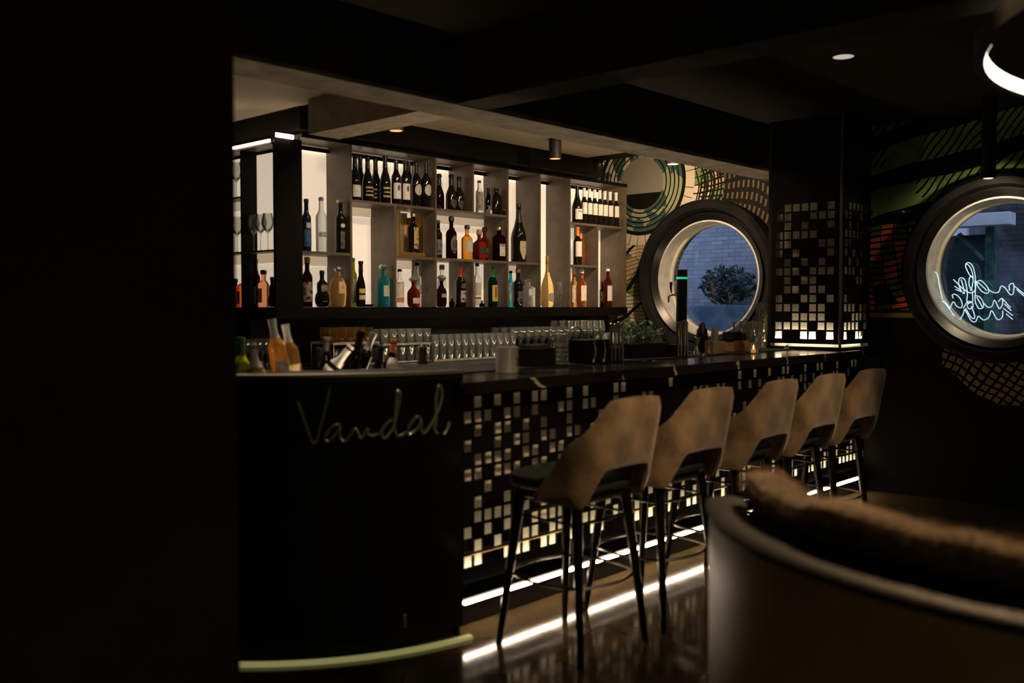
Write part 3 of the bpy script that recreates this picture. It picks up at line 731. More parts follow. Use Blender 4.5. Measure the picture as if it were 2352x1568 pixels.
# ------------------------------------------------------------------ bottles
LABM = {}
def labmat(c, dark=.0):
    k = (round(c[0], 2), round(c[1], 2), round(c[2], 2), dark)
    if k not in LABM:
        LABM[k] = mat('label_paper_%d' % len(LABM), c, .55, noise=(34, tuple(x * (1 - dark) for x in c), .50, .60) if dark else None)
    return LABM[k]
GL = {}
def bglass(kind):
    if kind in GL: return GL[kind]
    P = {'black': ((.008, .007, .006), .07, 0), 'navy': ((.006, .015, .035), .08, 0), 'green': ((.02, .16, .05), .03, 1), 'dgreen': ((.05, .06, .015), .05, 1), 'brown': ((.16, .06, .015), .04, 1),
         'orange': ((.85, .40, .16), .04, 1), 'peach': ((.95, .62, .42), .05, 1), 'amber': ((.80, .50, .14), .04, 1), 'pale': ((.94, .70, .38), .06, 1), 'red': ((.40, .10, .035), .04, 1),
         'clear': ((.93, .93, .90), .02, 1), 'aqua': ((.12, .62, .68), .03, 1), 'frost': ((.82, .84, .86), .35, 1), 'gold': ((.98, .82, .50), .05, 1), 'rose': ((.86, .58, .26), .04, 1), 'yellowgreen': ((.34, .36, .08), .04, 1), 'cola': ((.09, .025, .010), .04, 1)}[kind]
    if P[2]: GL[kind] = glassmat('bottle_glass_' + kind, P[0], P[1], 1.33 if kind != 'clear' else 1.4)
    else: GL[kind] = mat('bottle_glass_' + kind, P[0], P[1], 0, spec=.4)
    return GL[kind]
# profiles: (r factor, z fraction); the neck radius is absolute
def prof(kind, r, h):
    n = min(.0145, r * .45)
    if kind == 'wine': return [(r * .86, 0), (r, .01), (r, .60 * h), (r * .93, .645 * h), (r * .66, .70 * h), (n * 1.15, .76 * h), (n, .80 * h), (n, h - .02), (n * 1.15, h - .018), (n * 1.15, h)]
    if kind == 'burg': return [(r * .86, 0), (r, .012), (r, .42 * h), (r * .93, .50 * h), (r * .70, .60 * h), (r * .45, .70 * h), (n * 1.1, .80 * h), (n, .86 * h), (n, h - .02), (n * 1.2, h - .018), (n * 1.2, h)]
    if kind == 'champ': return [(r * .80, 0), (r * .97, .012), (r, .05 * h), (r, .42 * h), (r * .90, .50 * h), (r * .64, .60 * h), (r * .43, .70 * h), (n * 1.2, .82 * h), (n * 1.05, .90 * h), (n * 1.4, .905 * h), (n * 1.45, .95 * h), (n * 1.1, h)]
    if kind == 'spirit': return [(r * .92, 0), (r, .008), (r, .58 * h), (r * .95, .62 * h), (r * .75, .66 * h), (n * 1.3, .70 * h), (n, .74 * h), (n, h * .86), (n * 1.2, h * .865), (n * 1.2, h * .88)]
    if kind == 'tall': return [(r * .92, 0), (r, .008), (r, .64 * h), (r * .9, .68 * h), (r * .6, .72 * h), (n * 1.1, .77 * h), (n, .80 * h), (n, h * .93)]
    if kind == 'square': return [(r * .94, 0), (r, .006), (r, .66 * h), (r * .95, .70 * h), (r * .7, .74 * h), (n * 1.1, .78 * h), (n, .80 * h), (n, h * .90)]
    if kind == 'flask': return [(r * .55, 0), (r * .72, .02 * h), (r * .95, .12 * h), (r, .2 * h), (r * .93, .32 * h), (r * .70, .40 * h), (r * .72, .55 * h), (r * .68, .66 * h), (n * 1.3, .72 * h), (n, .76 * h), (n, .88 * h)]
    if kind == 'oval': return [(r * .70, 0), (r * .86, .03 * h), (r, .3 * h), (r * .98, .5 * h), (r * .82, .64 * h), (r * .6, .70 * h), (n * 1.2, .74 * h), (n, .77 * h), (n, .86 * h)]
    if kind == 'decanter': return [(r * .7, 0), (r * .82, .02 * h), (r, .12 * h), (r, .46 * h), (r * .82, .56 * h), (r * .5, .62 * h), (n * 1.2, .66 * h), (n, .70 * h), (n, .80 * h), (n * 1.3, .82 * h)]
    if kind == 'blanc': return [(r * .80, 0), (r, .02), (r, .30 * h), (r * .92, .42 * h), (r * .72, .52 * h), (r * .48, .60 * h), (n * 1.2, .68 * h), (n, .75 * h), (n, .84 * h), (n * 1.2, .85 * h), (n, h)]
    if kind == 'jar': return [(r * .8, 0), (r, .01), (r, .62 * h), (r * .8, .74 * h), (r * .5, .80 * h), (r * .42, .84 * h), (r * .42, .93 * h)]
    if kind == 'mini': return [(r * .9, 0), (r, .004), (r, .45 * h), (r * .4, .60 * h), (r * .3, .7 * h), (r * .3, .85 * h)]
def radius_at(p, z):
    for (r0, z0), (r1, z1) in zip(p, p[1:]):
        if z0 <= z <= z1 and z1 > z0: return r0 + (r1 - r0) * (z - z0) / (z1 - z0)
    return p[-1][0]
def label_mesh(p, z0, z1, ex, half, face, sx=1, shape='rect'):
    bm = BM(); N = 14; K = 8; G = []
    for j in range(K + 1):
        t = j / K; z = z0 + (z1 - z0) * t; row = []
        hw = half
        if shape == 'oval': hw = half * max(.08, math.sqrt(max(0, 1 - (2 * t - 1)**2)))
        if shape == 'shield': hw = half * (min(1, .25 + 1.6 * t) if t < .47 else 1) * (1 if t < .9 else .9)
        for i in range(N + 1):
            a = face + hw * (2 * i / N - 1); c, s = math.cos(a), math.sin(a)
            k = 1 if ex == 2 else 1 / ((abs(c)**ex + abs(s)**ex)**(1 / ex))
            r = radius_at(p, z) * k + .0009
            row.append(bm.verts.new((c * r * sx, s * r, z)))
        G.append(row)
    for a, b_ in zip(G, G[1:]):
        for i in range(N): bm.faces.new((a[i], a[i + 1], b_[i + 1], b_[i]))
    r = bmesh.ops.extrude_face_region(bm, geom=bm.faces[:])
    for v in [g for g in r['geom'] if isinstance(g, bmesh.types.BMVert)]: v.co.x *= 1.012; v.co.y *= 1.012
    return bm
CAPS = {'black': (.01, .01, .01), 'white': (.78, .74, .70), 'gold': (.62, .42, .14), 'silver': (.55, .55, .55), 'red': (.35, .04, .02), 'cork': (.35, .2, .1), 'orange': (.8, .25, .05), 'blue': (.18, .2, .42), 'green': (.03, .14, .05), 'wood': (.25, .13, .06)}
def bottle(label, pos, kind, r, h, glass, cap=('black', .12), lab=None, face=-PI / 2, sx=1, group=None, ex=None, cat='bottle', tilt=None):
    """lab list of (z0,z1,colour,darkness,shape,half angle)"""
    t = thing('bottle', label, cat, pos, 0, group)
    p = prof(kind, r, h); ex = ex or (5 if kind == 'square' else 2)
    link('glass_body', lathe(p, 32 if ex == 2 else 40, ex, sx), bglass(glass), t, True)
    top = p[-1][1]; rt = p[-1][0]
    cname, cl = cap; cm = mat('cap_' + cname, CAPS[cname], .35, .8 if cname in ('gold', 'silver') else 0)
    if kind in ('wine', 'burg', 'champ', 'blanc'):
        z0 = h * (1 - cl); pr = [(radius_at(p, z0 + (h - z0) * i / 6) + .0008, z0 + (h - z0) * i / 6) for i in range(7)]; pr[-1] = (p[-1][0] + .0008, h + .001)
        link('foil_capsule', lathe(pr, 24), cm, t, True)
    else:
        cr = max(rt * 1.15, .011)
        hh = h - top
        link('stopper', lathe([(rt * .8, top + .0002), (cr, top + .001), (cr * 1.05, top + hh * .7), (cr * .8, top + hh)] if cname != 'silver' else [(rt, top + .0002), (cr * 1.3, top + hh * .2), (cr * 1.7, top + hh * .5), (cr * 1.3, top + hh * .8), (cr * .5, top + hh)], 20), cm, t, True)
    for L_ in lab or []:
        z0, z1, c, dk, shp, half = L_
        link('paper_label', label_mesh(p, z0 * h, z1 * h, ex, half, face, sx, shp), labmat(c, dk), t)
    if tilt: t.rotation_euler = tilt
    return t
WHT, CRM, GLD, DRK, GRYL = (.74, .71, .66), (.62, .52, .34), (.55, .38, .14), (.02, .02, .02), (.36, .36, .36)
R = 'rect'
def place(px, top, wpx, zb, label, kind, glass, cap, lab=None, Y=5.23, X=None, **k):
    """bottle standing on shelf level zb; px/top/wpx measured on the photograph"""
    P = onY(px, 705, Y) if X is None else onX(px, 705, X)
    T = onY(px, top, Y) if X is None else onX(px, top, X)
    f = (P - CAM).dot(fh)
    r = wpx * f / F_PX / 2
    if X is None:
        r_eff = r * (1.02 if kind == 'square' else 1) + .0025
        for i, segs in divs.items():
            for a, b_ in segs:
                if zb < b_ - .01 and zb + .03 > a:
                    d0, d1 = XS0 + PS * i, XS0 + PS * i + .016
                    if P.x + r_eff > d0 and P.x - r_eff < d1:
                        if P.x < (d0 + d1) / 2 + .02: 
                            Yn = max(SY0 + r + .004, P.y * (d0 - r_eff) / P.x)
                            P = onY(px, 705, Yn); P.x = min(P.x, d0 - r_eff)
                        else: P.x = d1 + r_eff
        P.y = min(P.y, SY1 - .009 - r)
    return bottle(label, (P.x, P.y, zb + .0006), kind, r, T.z - zb, glass, cap, lab, face=(-PI / 2 if X is None else PI) - .1, **k)
# side shelves, left end
place(562, 634, 30, ZB, 'square orange liqueur bottle at the far left of the bottom shelf', 'square', 'orange', ('orange', .3), [(.1, .5, (.25, .24, .25), .5, R, .35)], X=3.425, )
place(588, 596, 20, ZB, 'tall brown wine bottle between the orange and the peach bottle', 'wine', 'brown', ('black', .22), [(.06, .42, (.2, .17, .12), .5, R, 1.1)], X=3.428)
place(606, 620, 26, ZB, 'short peach-coloured bottle with black stopper at the left end of the bottom shelf', 'spirit', 'peach', ('black', .12), [(.12, .5, (.85, .62, .45), .2, R, .8)], X=3.40)
place(626, 636, 20, ZB, 'small dark round bottle tucked beside the black corner pillar', 'flask', 'black', ('black', .12), X=3.42)
place(541, 640, 20, ZB, 'dark red bottle cut off by the dark wall on the left', 'spirit', 'cola', ('black', .12), X=3.42)
def lathe_open(outer, t=.0012, seg=28):
    inner = [(max(r - t, .0004), z + (t if i == 0 else 0)) for i, (r, z) in enumerate(outer)]
    prof_ = outer + inner[::-1]
    bm = lathe([(.0003, outer[0][1])] + prof_ + [(.0003, inner[0][1])], seg, close=True); return bm
def winemesh(br, h):
    st = .48 * h
    return lathe([(.0004, 0), (br * .85, .0), (br * .85, .0015), (.006, .006), (.0032, .02), (.003, st - .012), (.007, st), (br * .70, st + .022), (br, st + .055), (br * .98, st + .075), (br * .72, h), (br * .72 - .001, h),
                  (br * .98 - .0012, st + .075), (br - .0012, st + .055), (br * .70 - .001, st + .024), (.0004, st + .004)], 28)
def glassobj(name, label, cat, mesh, pos, group=None, m=None, rx=0):
    o = link(name, mesh, m or G_clear, None, True, pos)
    if rx: o.rotation_euler = (rx, 0, 0)
    return tag(o, label, cat, group)
_wm = None
for px, z, lab in ((547, Z1, 'large wine glass at the left edge beside the dark wall, on the middle shelf'), (577, Z1, 'large wine glass in front of the dark divider at the left'), (600, Z1, 'large wine glass in the middle before the glowing left panel'), (619, Z1, 'large wine glass nearest the black corner pillar'),
                   (546, Z2, 'upright stemmed glass on the top glass shelf at the far left')):
    P = onX(px, 705, 3.418); P.y = {577: 5.432, 600: 5.350, 619: 5.268}.get(px, P.y)
    if _wm is None: _wm = winemesh(.0395, .235); ob = glassobj('wine_glass', lab, 'wine glass', _wm, (P.x, P.y, z + .0006), 'wine glasses on the side shelves', G_stem); _wm = ob.data
    else: glassobj('wine_glass', lab, 'wine glass', _wm, (P.x, P.y, z + .0006), 'wine glasses on the side shelves', G_stem)

# bay 0
place(705, 457, 22, Z1, 'cobalt blue bottle beside the corner pillar on the middle shelf', 'tall', 'navy', ('black', .1), [(.45, .55, (.5, .55, .6), .4, R, .5), (.1, .42, (.03, .12, .25), .5, R, 1)])
place(739, 453, 25, Z1, 'frosted clear vodka bottle with a blue-grey neck', 'tall', 'frost', ('blue', .1), [(.28, .37, (.42, .42, .44), .85, R, .9)], Y=5.22)
place(783, 462, 23, Z1, 'tall black glossy bottle right of the frosted vodka', 'tall', 'black', ('silver', .1), [(.47, .55, (.5, .5, .48), .4, 'oval', .5), (.08, .40, (.10, .10, .10), .8, R, .5)])
place(706, 590, 24, ZB, 'dark ornate bottle with black and white label beside the corner pillar', 'spirit', 'cola', ('gold', .12), [(.1, .5, (.34, .28, .24), .97, R, 1.3)], Y=5.25)
place(740, 621, 34, ZB, 'round black bottle with bulbous base on the bottom shelf', 'flask', 'black', ('black', .12), [(.42, .60, (.35, .28, .15), .9, R, .7)], Y=5.2)
place(777, 612, 38, ZB, 'wide pale amber oval bottle with silver cap', 'oval', 'pale', ('silver', .12), [(.33, .62, (.75, .50, .22), .5, R, .45)], Y=5.2)
# bay 1
for px, top, y, lab, lk in ((817, 357, 5.17, 'black wine bottle with plain white label, first on the top shelf', 0), (829, 361, 5.27, 'black wine bottle half hidden behind the first white-labelled one', 0),
                          (846, 363, 5.17, 'black wine bottle with dark gold-edged label, left of its twins', 1), (864, 366, 5.27, 'black wine bottle with dark gold-edged label standing behind its two twins', 1),
                          (886, 359, 5.17, 'black wine bottle with dark gold-edged label, tallest and beside the portrait labels', 1)):
    L_ = [(.08, .34, WHT, .15, R, .9)] if lk == 0 else [(.13, .17, GLD, .3, R, .9), (.22, .25, GRYL, .7, R, .8), (.30, .34, GLD, .3, R, .9)]
    place(px, top, 26, Z2, lab, 'burg', 'black', ('black', .25), L_, Y=y)
for px, top, lab in ((911, 367, 'wine bottle with a portrait on its white label, left one of the pair'), (932, 369, 'wine bottle with a portrait on its white label, right one of the pair')):
    o = place(px, top, 22, Z2, lab, 'wine', 'black', ('black', .22), [(.13, .48, WHT, 0, R, 1.1), (.30, .44, (.10, .08, .07), .3, 'oval', .30)], Y=5.17)
place(940, 373, 20, Z2, 'plain black wine bottle hidden behind the portrait-labelled pair', 'wine', 'black', ('black', .2), None, Y=5.28)
for px, top, lab in ((957, 376, 'wine bottle with large pale oval label, left one of the pair'), (979, 378, 'wine bottle with large pale oval label, right one next to the divider')):
    place(px, top, 24, Z2, lab, 'wine', 'black', ('black', .22), [(.26, .52, (.52, .50, .40), .25, 'oval', .85)], Y=5.18)
place(812, 592, 16, ZB, 'slim clear bottle with tall green-white label behind the yellow-labelled wine', 'tall', 'yellowgreen', ('green', .1), [(.08, .60, (.62, .60, .45), .4, R, 1.2)], Y=5.28)
place(829, 600, 21, ZB, 'dark green wine bottle with small yellow label', 'burg', 'dgreen', ('black', .22), [(.16, .26, CRM, .1, R, .9), (.30, .40, (.68, .50, .18), .2, R, .9)], Y=5.2)
place(881, 607, 29, ZB, 'turquoise blue gin bottle with round glass stopper', 'spirit', 'aqua', ('silver', .12), [(.25, .50, (.50, .52, .36), .3, R, .55)], Y=5.18)
bo = thing('dish', 'tiny black dish beside the turquoise bottle on the bottom shelf', 'dish', onY(846, 705, 5.16) + Vector((0, 0, .001)))
link('bowl', lathe([(.02, 0), (.034, .012), (.036, .018), (.033, .018), (.02, .004)], 20), M_gloss, bo, True)
# bay 2: gift box with bottle
P0, P1 = onY(912, 705, 5.15), onY(972, 705, 5.15)
gb = thing('gift_box', 'open cream and gold gift box round a black bottle on the middle shelf', 'gift box', (P0.x, 5.12, Z1 + .0006))
bw = P1.x - P0.x
M_gb = mat('cream_gold_card', (.70, .56, .30), .4, noise=(15, (.62, .47, .22), .4, .6)); M_gold = mat('gold_foil', (.60, .38, .12), .28, .8)
link('back_card', boxm(0, bw, .20, .205, .0, .325), M_gb, gb); link('side_card', boxm(0, .004, 0, .199, 0, .325), M_gb, gb); link('side_card', boxm(bw - .004, bw, .02, .199, 0, .29), M_gold, gb)
link('base_tray', boxm(.004, bw - .004, .004, .199, 0, .028), M_gold, gb); link('edge_trim', boxm(-.002, .006, -.004, -.0005, 0, .325), M_gold, gb)
place(950, 487, 27, Z1 + .028, 'black bottle with gold stopper and gold label standing in the gift box', 'spirit', 'black', ('gold', .2), [(.1, .62, GLD, .9, R, .5)], Y=5.19)
place(918, 618, 20, ZB, 'whisky bottle with white and orange label beside the gift box divider', 'tall', 'clear', ('black', .12), [(.12, .2, (.8, .35, .1), .2, R, 1.2), (.2, .25, (.45, .25, .1), 0, R, 1.2), (.26, .62, WHT, .2, R, 1.2), (.62, .66, (.85, .35, .08), 0, R, 1.2)], Y=5.25)
place(950, 636, 29, ZB, 'wide clear decanter bottle with red-brown spirit and white strip label', 'decanter', 'red', ('silver', .15), [(.12, .3, (.66, .60, .52), .3, R, .7)], Y=5.17)
place(957, 604, 22, ZB, 'clear bottle with dark cap behind the red-brown decanter', 'tall', 'clear', ('black', .15), [(.3, .5, (.5, .46, .40), .4, R, .7)], Y=5.28)
# bay 3
place(1009, 400, 24, Z2, 'dark champagne bottle half hidden by the divider on the top shelf', 'champ', 'black', ('black', .3), Y=5.27, X=None)
place(1037, 401, 25, Z2, 'dark champagne bottle on the top shelf, taller of two side by side', 'champ', 'black', ('black', .3), [(.06, .30, (.06, .035, .03), .6, 'shield', .7)], Y=5.18)
place(1054, 408, 25, Z2, 'dark champagne bottle on the top shelf, shorter of two side by side', 'champ', 'black', ('black', .3), [(.06, .30, (.06, .035, .03), .6, 'shield', .7)], Y=5.24)
place(1007, 506, 18, Z1, 'dark bottle with blue-white label half hidden by the divider on the middle shelf', 'tall', 'black', ('green', .12), [(.1, .5, (.14, .16, .2), .9, R, 1.2)], Y=5.25)
place(1037, 497, 25, Z1, 'bourbon bottle with a ring-shaped emblem label and tall dark cap', 'spirit', 'cola', ('black', .14), [(.12, .55, (.16, .11, .07), .9, 'oval', .75), (.20, .47, (.05, .03, .02), .3, 'oval', .5)], Y=5.18)
place(1039, 523, 24, Z1, 'red-brown bottle standing behind the bourbon with the ring emblem', 'spirit', 'red', ('wood', .14), Y=5.30)
place(1073, 517, 26, Z1, 'golden whisky bottle with black cap and pale blue-grey label', 'spirit', 'amber', ('black', .14), [(.22, .54, (.42, .42, .40), .15, R, .85)], Y=5.2)
place(1014, 632, 24, ZB, 'squat dark red whisky bottle at the divider on the bottom shelf', 'decanter', 'cola', ('silver', .14), [(.3, .42, (.3, .28, .18), .4, R, .6)], Y=5.18)
place(1015, 608, 20, ZB, 'clear bottle with small dark cap behind the squat red whisky', 'spirit', 'clear', ('wood', .14), Y=5.29)
place(1038, 682, 12, ZB, 'miniature round bottle standing left of the black rum', 'mini', 'cola', ('silver', .15), Y=5.14)
place(1058, 612, 25, ZB, 'black rum bottle with a red capsule and pale bird-like label', 'wine', 'black', ('red', .26), [(.12, .40, (.42, .36, .34), .97, R, .6), (.46, .58, (.10, .09, .05), .8, R, .5)], Y=5.17)
# bay 4
place(1101, 415, 17, Z2, 'slim pale grey bottle with leaning black topper on the top shelf', 'tall', 'clear', ('black', .2), [(.1, .66, (.30, .27, .22), .5, R, 1.3)], Y=5.2)
place(1121, 432, 18, Z2, 'small black bottle between the slim grey bottle and the round jar', 'wine', 'black', ('black', .2), None, Y=5.28)
place(1124, 472, 13, Z2, 'tiny clear cut-glass bottle at the front of the top shelf', 'mini', 'clear', ('silver', .2), Y=5.13)
place(1139, 433, 25, Z2, 'black jar-shaped bottle with ribbed shoulder on the top shelf', 'jar', 'black', ('black', .2), Y=5.18)
place(1158, 482, 7, Z2, 'tiny gold-capped miniature beside the tall divider on the top shelf', 'mini', 'black', ('gold', .2), Y=5.15)
place(1101, 527, 34, Z1, 'wide cut-glass decanter bottle full of amber-red cognac', 'decanter', 'red', ('cork', .14), [(.2, .42, (.03, .02, .02), .5, R, .6)], Y=5.17)
place(1113, 522, 24, Z1, 'red bottle with white neck band behind the cut-glass decanter', 'spirit', 'red', ('black', .14), [(.12, .4, (.3, .2, .15), .6, R, .8)], Y=5.29)
place(1147, 523, 24, Z1, 'dark brown bottle with gold neck and small white label', 'square', 'cola', ('gold', .2), [(.14, .50, (.50, .48, .42), .3, R, .62), (.42, .50, (.1, .09, .08), .2, R, .5)], Y=5.19, ex=6)
place(1096, 605, 18, ZB, 'tall clear bottle with grey label and red lower band at the divider', 'tall', 'clear', ('black', .15), [(.26, .56, (.50, .46, .40), .15, R, 1.2), (.18, .23, (.3, .1, .06), .2, R, 1.2), (.04, .17, WHT, .1, R, 1.2)], Y=5.22)
place(1107, 690, 12, ZB, 'miniature dark bottle standing left of the green bottle', 'mini', 'cola', ('silver', .15), Y=5.14)
place(1132, 612, 22, ZB, 'green glass wine bottle with yellow and red label', 'wine', 'green', ('green', .26), [(.14, .54, (.55, .46, .10), .2, R, .8), (.22, .50, (.30, .06, .03), .5, R, .28)], Y=5.18)
# bay 5
place(1191, 468, 36, Z1, 'oversized black champagne bottle with a shield-shaped cream label', 'champ', 'black', ('black', .32), [(.05, .36, (.42, .36, .22), .15, 'shield', .55)], Y=5.21)
place(1173, 622, 15, ZB, 'bottle with pale blue shoulders and white oval label by the divider', 'tall', 'aqua', ('black', .14), [(.12, .44, WHT, .15, 'oval', 1.1), (.45, .66, (.40, .55, .66), .3, R, 1.3)], Y=5.24)
place(1190, 616, 24, ZB, 'dark rounded bottle with bronze cap left of the clear gin', 'spirit', 'black', ('wood', .14), [(.14, .40, (.09, .09, .09), .9, R, .7)], Y=5.17)
place(1213, 641, 26, ZB, 'square clear gin bottle with white upper label', 'square', 'clear', ('silver', .16), [(.42, .64, (.60, .60, .55), .3, R, .62)], Y=5.15, ex=6)
# bay 6
place(1257, 588, 30, ZB, 'clear champagne bottle with golden wine, gold neck and grey shield label', 'blanc', 'gold', ('gold', .32), [(.10, .28, (.33, .28, .25), .15, 'oval', .75)], Y=5.19)
fl = onY(1287, 705, 5.14)
glassobj('flute_glass', 'small stemmed tasting glass with fluted rim right of the golden champagne', 'glass', lathe([(.0004, 0), (.026, 0), (.026, .0015), (.005, .006), (.003, .02), (.003, .075), (.01, .085), (.020, .10), (.021, .14), (.018, .185), (.030, .21), (.029, .21), (.017, .186), (.0198, .14), (.0188, .10), (.0004, .088)], 24), (fl.x, fl.y, ZB + .0006), None, G_stem)
# bay 7/8
place(1325, 428, 24, Z2, 'black wine bottle with white label at the left end of the white-capped row', 'burg', 'black', ('black', .28), [(.1, .38, (.72, .70, .66), .1, R, 1.1), (.30, .335, (.2, .24, .22), .5, R, .6)], Y=5.16)
for i, px in enumerate((1341, 1353, 1365, 1377, 1388.5, 1400.5, 1414)):
    nm = ('first', 'second', 'third', 'fourth', 'fifth', 'sixth', 'last')[i]
    place(px, 432.5 + i * 1.7, 14.5, Z2, 'dark wine bottle with white cap and white label, %s of the seven from the left' % nm, 'wine', 'black', ('white', .24), [(.28, .60, (.72, .67, .62), .05, R, 1.2)], Y=5.165, group='white-capped wine bottles on the top right shelf')
place(1326, 522, 20, Z1, 'dark wine bottle with a wide white label and orange capsule on the middle right shelf', 'wine', 'black', ('orange', .22), [(.22, .62, (.74, .68, .62), .15, R, 1.2)], Y=5.15)
place(1333, 530, 18, Z1, 'orange bottle standing behind the wide-labelled wine on the middle right shelf', 'wine', 'orange', ('orange', .22), None, Y=5.27)
place(1318, 616, 17, ZB, 'amber bottle with white label and red neck band beside the right divider', 'spirit', 'rose', ('white', .14), [(.12, .56, (.75, .66, .58), .3, R, 1.2), (.78, .84, (.6, .1, .05), 0, R, 1.2)], Y=5.24)
place(1336, 617, 22, ZB, 'orange-brown bottle with white label and white cap on the bottom right shelf', 'spirit', 'orange', ('white', .14), [(.16, .56, (.78, .70, .60), .25, R, .9), (.76, .82, (.6, .1, .05), 0, R, 1.2)], Y=5.17)
place(1383, 646, 12, ZB, 'slim dark bottle behind the right divider near the red bottle', 'tall', 'black', ('black', .14), [(.2, .6, (.4, .36, .3), .7, R, 1.2)], Y=5.28)
place(1396, 617, 20, ZB, 'dark red bottle with long white cap and white label, last on the bottom shelf', 'tall', 'red', ('white', .18), [(.16, .56, (.70, .63, .56), .15, R, .9)], Y=5.2)

# ------------------------------------------------------------------ bar stools
M_velvet = mat('brown_velvet', (.36, .235, .13), .85, noise=(7, (.17, .105, .055), .36, .62), bump=(140, .25), sheen=.6)
M_leather = mat('dark_green_leather', (.032, .045, .036), .28, bump=(60, .2))
M_seatd = mat('seat_underside', (.010, .009, .008), .6)
def make_stool(label):
    t = thing('bar_stool', label, 'bar stool', (0, 0, 0), 0, 'bar stools along the tiled bar')
    # seat: rounded cushion; front is +Y
    bm = lathe([(.0, .655), (.185, .655), (.205, .668), (.212, .69), (.208, .712), (.19, .724), (.10, .729), (.0, .730)][1:], 40, 3.6, 1.0, 1.05, close=True)
    link('seat', bm, M_leather, t, True).location = (0, .015, 0)
    link('seat_base', lathe([(.175, .62), (.19, .63), (.19, .654)], 40, 3.6), M_seatd, t, True).location = (0, .015, 0)
    link('seat_piping', tube([(.209 * c / ((abs(c)**3.6 + abs(q)**3.6)**(1 / 3.6)), .015 + .218 * q / ((abs(c)**3.6 + abs(q)**3.6)**(1 / 3.6)), .70) for c, q in ((math.cos(2 * PI * i / 48), math.sin(2 * PI * i / 48)) for i in range(48))], .004, 6, closed=True), M_legm, t, True)
    # backrest shell: U path in plan, height varying along it
    NS_, NZ = 56, 10
    def path(s):      # s in -1..1 ; arc-length like parameter: wings | corners | rear
        W, Dp, rc = .225, .28, .095
        Lr = W - rc; Lc = PI / 2 * rc; Lw = Dp - rc; T = Lr + Lc + Lw
        q = abs(s) * T; sg = 1 if s >= 0 else -1
        if q < Lr: x, y, nx, ny = q, -.245, 0, -1
        elif q < Lr + Lc:
            a = (q - Lr) / rc; x = Lr + rc * math.sin(a); y = -.245 + rc - rc * math.cos(a); nx, ny = math.sin(a), -math.cos(a)
        else: x, y, nx, ny = W, -.245 + rc + (q - Lr - Lc), 1, 0
        return sg * x, y, sg * nx, ny, q
    TT = (.225 - .095) + PI / 2 * .095 + (.28 - .095)
    def top(q):
        u = q / TT
        if u < .34: return 1.05 - .008 * (u / .34)**2
        k = (u - .34) / .66
        return 1.042 - .40 * (k ** .95) 
    def bot(q):
        u = q / TT
        if u < .30: return .775 - .012 * u
        if u < .50:
            k = (u - .30) / .20; return .771 - .151 * (k * k * (3 - 2 * k))
        return .62
    bm = BM(); G = []
    for side in (0, 1):
        rows = []
        for i in range(NS_ + 1):
            s = -1 + 2 * i / NS_
            x, y, nx, ny, q = path(s); zt, zb_ = top(q), bot(q); zt = max(zt, zb_ + .03); col_ = []
            for k in range(NZ + 1):
                v = k / NZ; z = zb_ + (zt - zb_) * v
                lean = (z - .62) * .17
                edge = min(v, 1 - v, (1 - abs(s)) * 3) ; th = .017 * min(1, .45 + edge * 6)
                off = th if side == 0 else -th
                taper = 1 - .10 * max(0, (1.0 - z) / .38)
                col_.append(bm.verts.new(((x * taper + nx * off), y - lean * (1 if ny < -.2 else .35 + .65 * max(0, -ny) / .2) + ny * off, z)))
            rows.append(col_)
        G.append(rows)
    A, B = G
    for i in range(NS_):
        for k in range(NZ):
            bm.faces.new((A[i][k], A[i + 1][k], A[i + 1][k + 1], A[i][k + 1]))
            bm.faces.new((B[i][k], B[i][k + 1], B[i + 1][k + 1], B[i + 1][k]))
        bm.faces.new((A[i][0], B[i][0], B[i + 1][0], A[i + 1][0])); bm.faces.new((A[i][NZ], A[i + 1][NZ], B[i + 1][NZ], B[i][NZ]))
    for i in (0, NS_):
        for k in range(NZ): bm.faces.new((A[i][k], A[i][k + 1], B[i][k + 1], B[i][k]))
    link('backrest', bm, M_velvet, t, True)
    # legs, slightly splayed and tapered
    feet = [(-.215, .22), (.215, .22), (-.215, -.215), (.22, -.215)]
    tops = [(-.15, .155), (.15, .155), (-.16, -.15), (.16, -.15)]
    def at(i, z):
        k = 1 - z / .64; return (tops[i][0] + (feet[i][0] - tops[i][0]) * k, tops[i][1] + (feet[i][1] - tops[i][1]) * k, z)
    for i in range(4):
        lg = link('leg', tube([at(i, .001), at(i, .02), at(i, .3), at(i, .64)], [.011, .013, .018, .024], 12), M_legm, t, True)
        link('foot_cap', lathe([(.0125, .0), (.0135, .004), (.0125, .016)], 14), M_seatd, lg, True).location = (feet[i][0], feet[i][1], 0)
    def arcrail(i, j, z, bow, r, nm):
        a, b_ = Vector(at(i, z)), Vector(at(j, z)); d = (b_ - a); n = Vector((d.y, -d.x, 0)).normalized()
        if n.dot((a + b_) / 2 * Vector((1, 1, 0)) if False else Vector(((a + b_).x, (a + b_).y, 0))) < 0: n = -n
        P = [a + d * (k / 12) + n * bow * math.sin(PI * k / 12) for k in range(13)]
        link(nm, tube(P, r, 8), M_steel if nm == 'foot_ring' else M_legm, t, True)
    for i, j in ((0, 1), (1, 3), (3, 2), (2, 0)):
        arcrail(i, j, .30, .045, .0065, 'foot_ring')
        arcrail(i, j, .545, .012, .006, 'stretcher')
    return t
def dup(root, loc, rz, label):
    r = root.copy(); COL.objects.link(r); r.location = loc; r.rotation_euler = (0, 0, rz); r['label'] = label
    for ch in list(root.children):
        c = ch.copy(); COL.objects.link(c); c.parent = r
        for g_ in ch.children:
            d = g_.copy(); COL.objects.link(d); d.parent = c
    return r
st0 = make_stool('brown velvet bar stool at the left end of the row, nearest the camera')
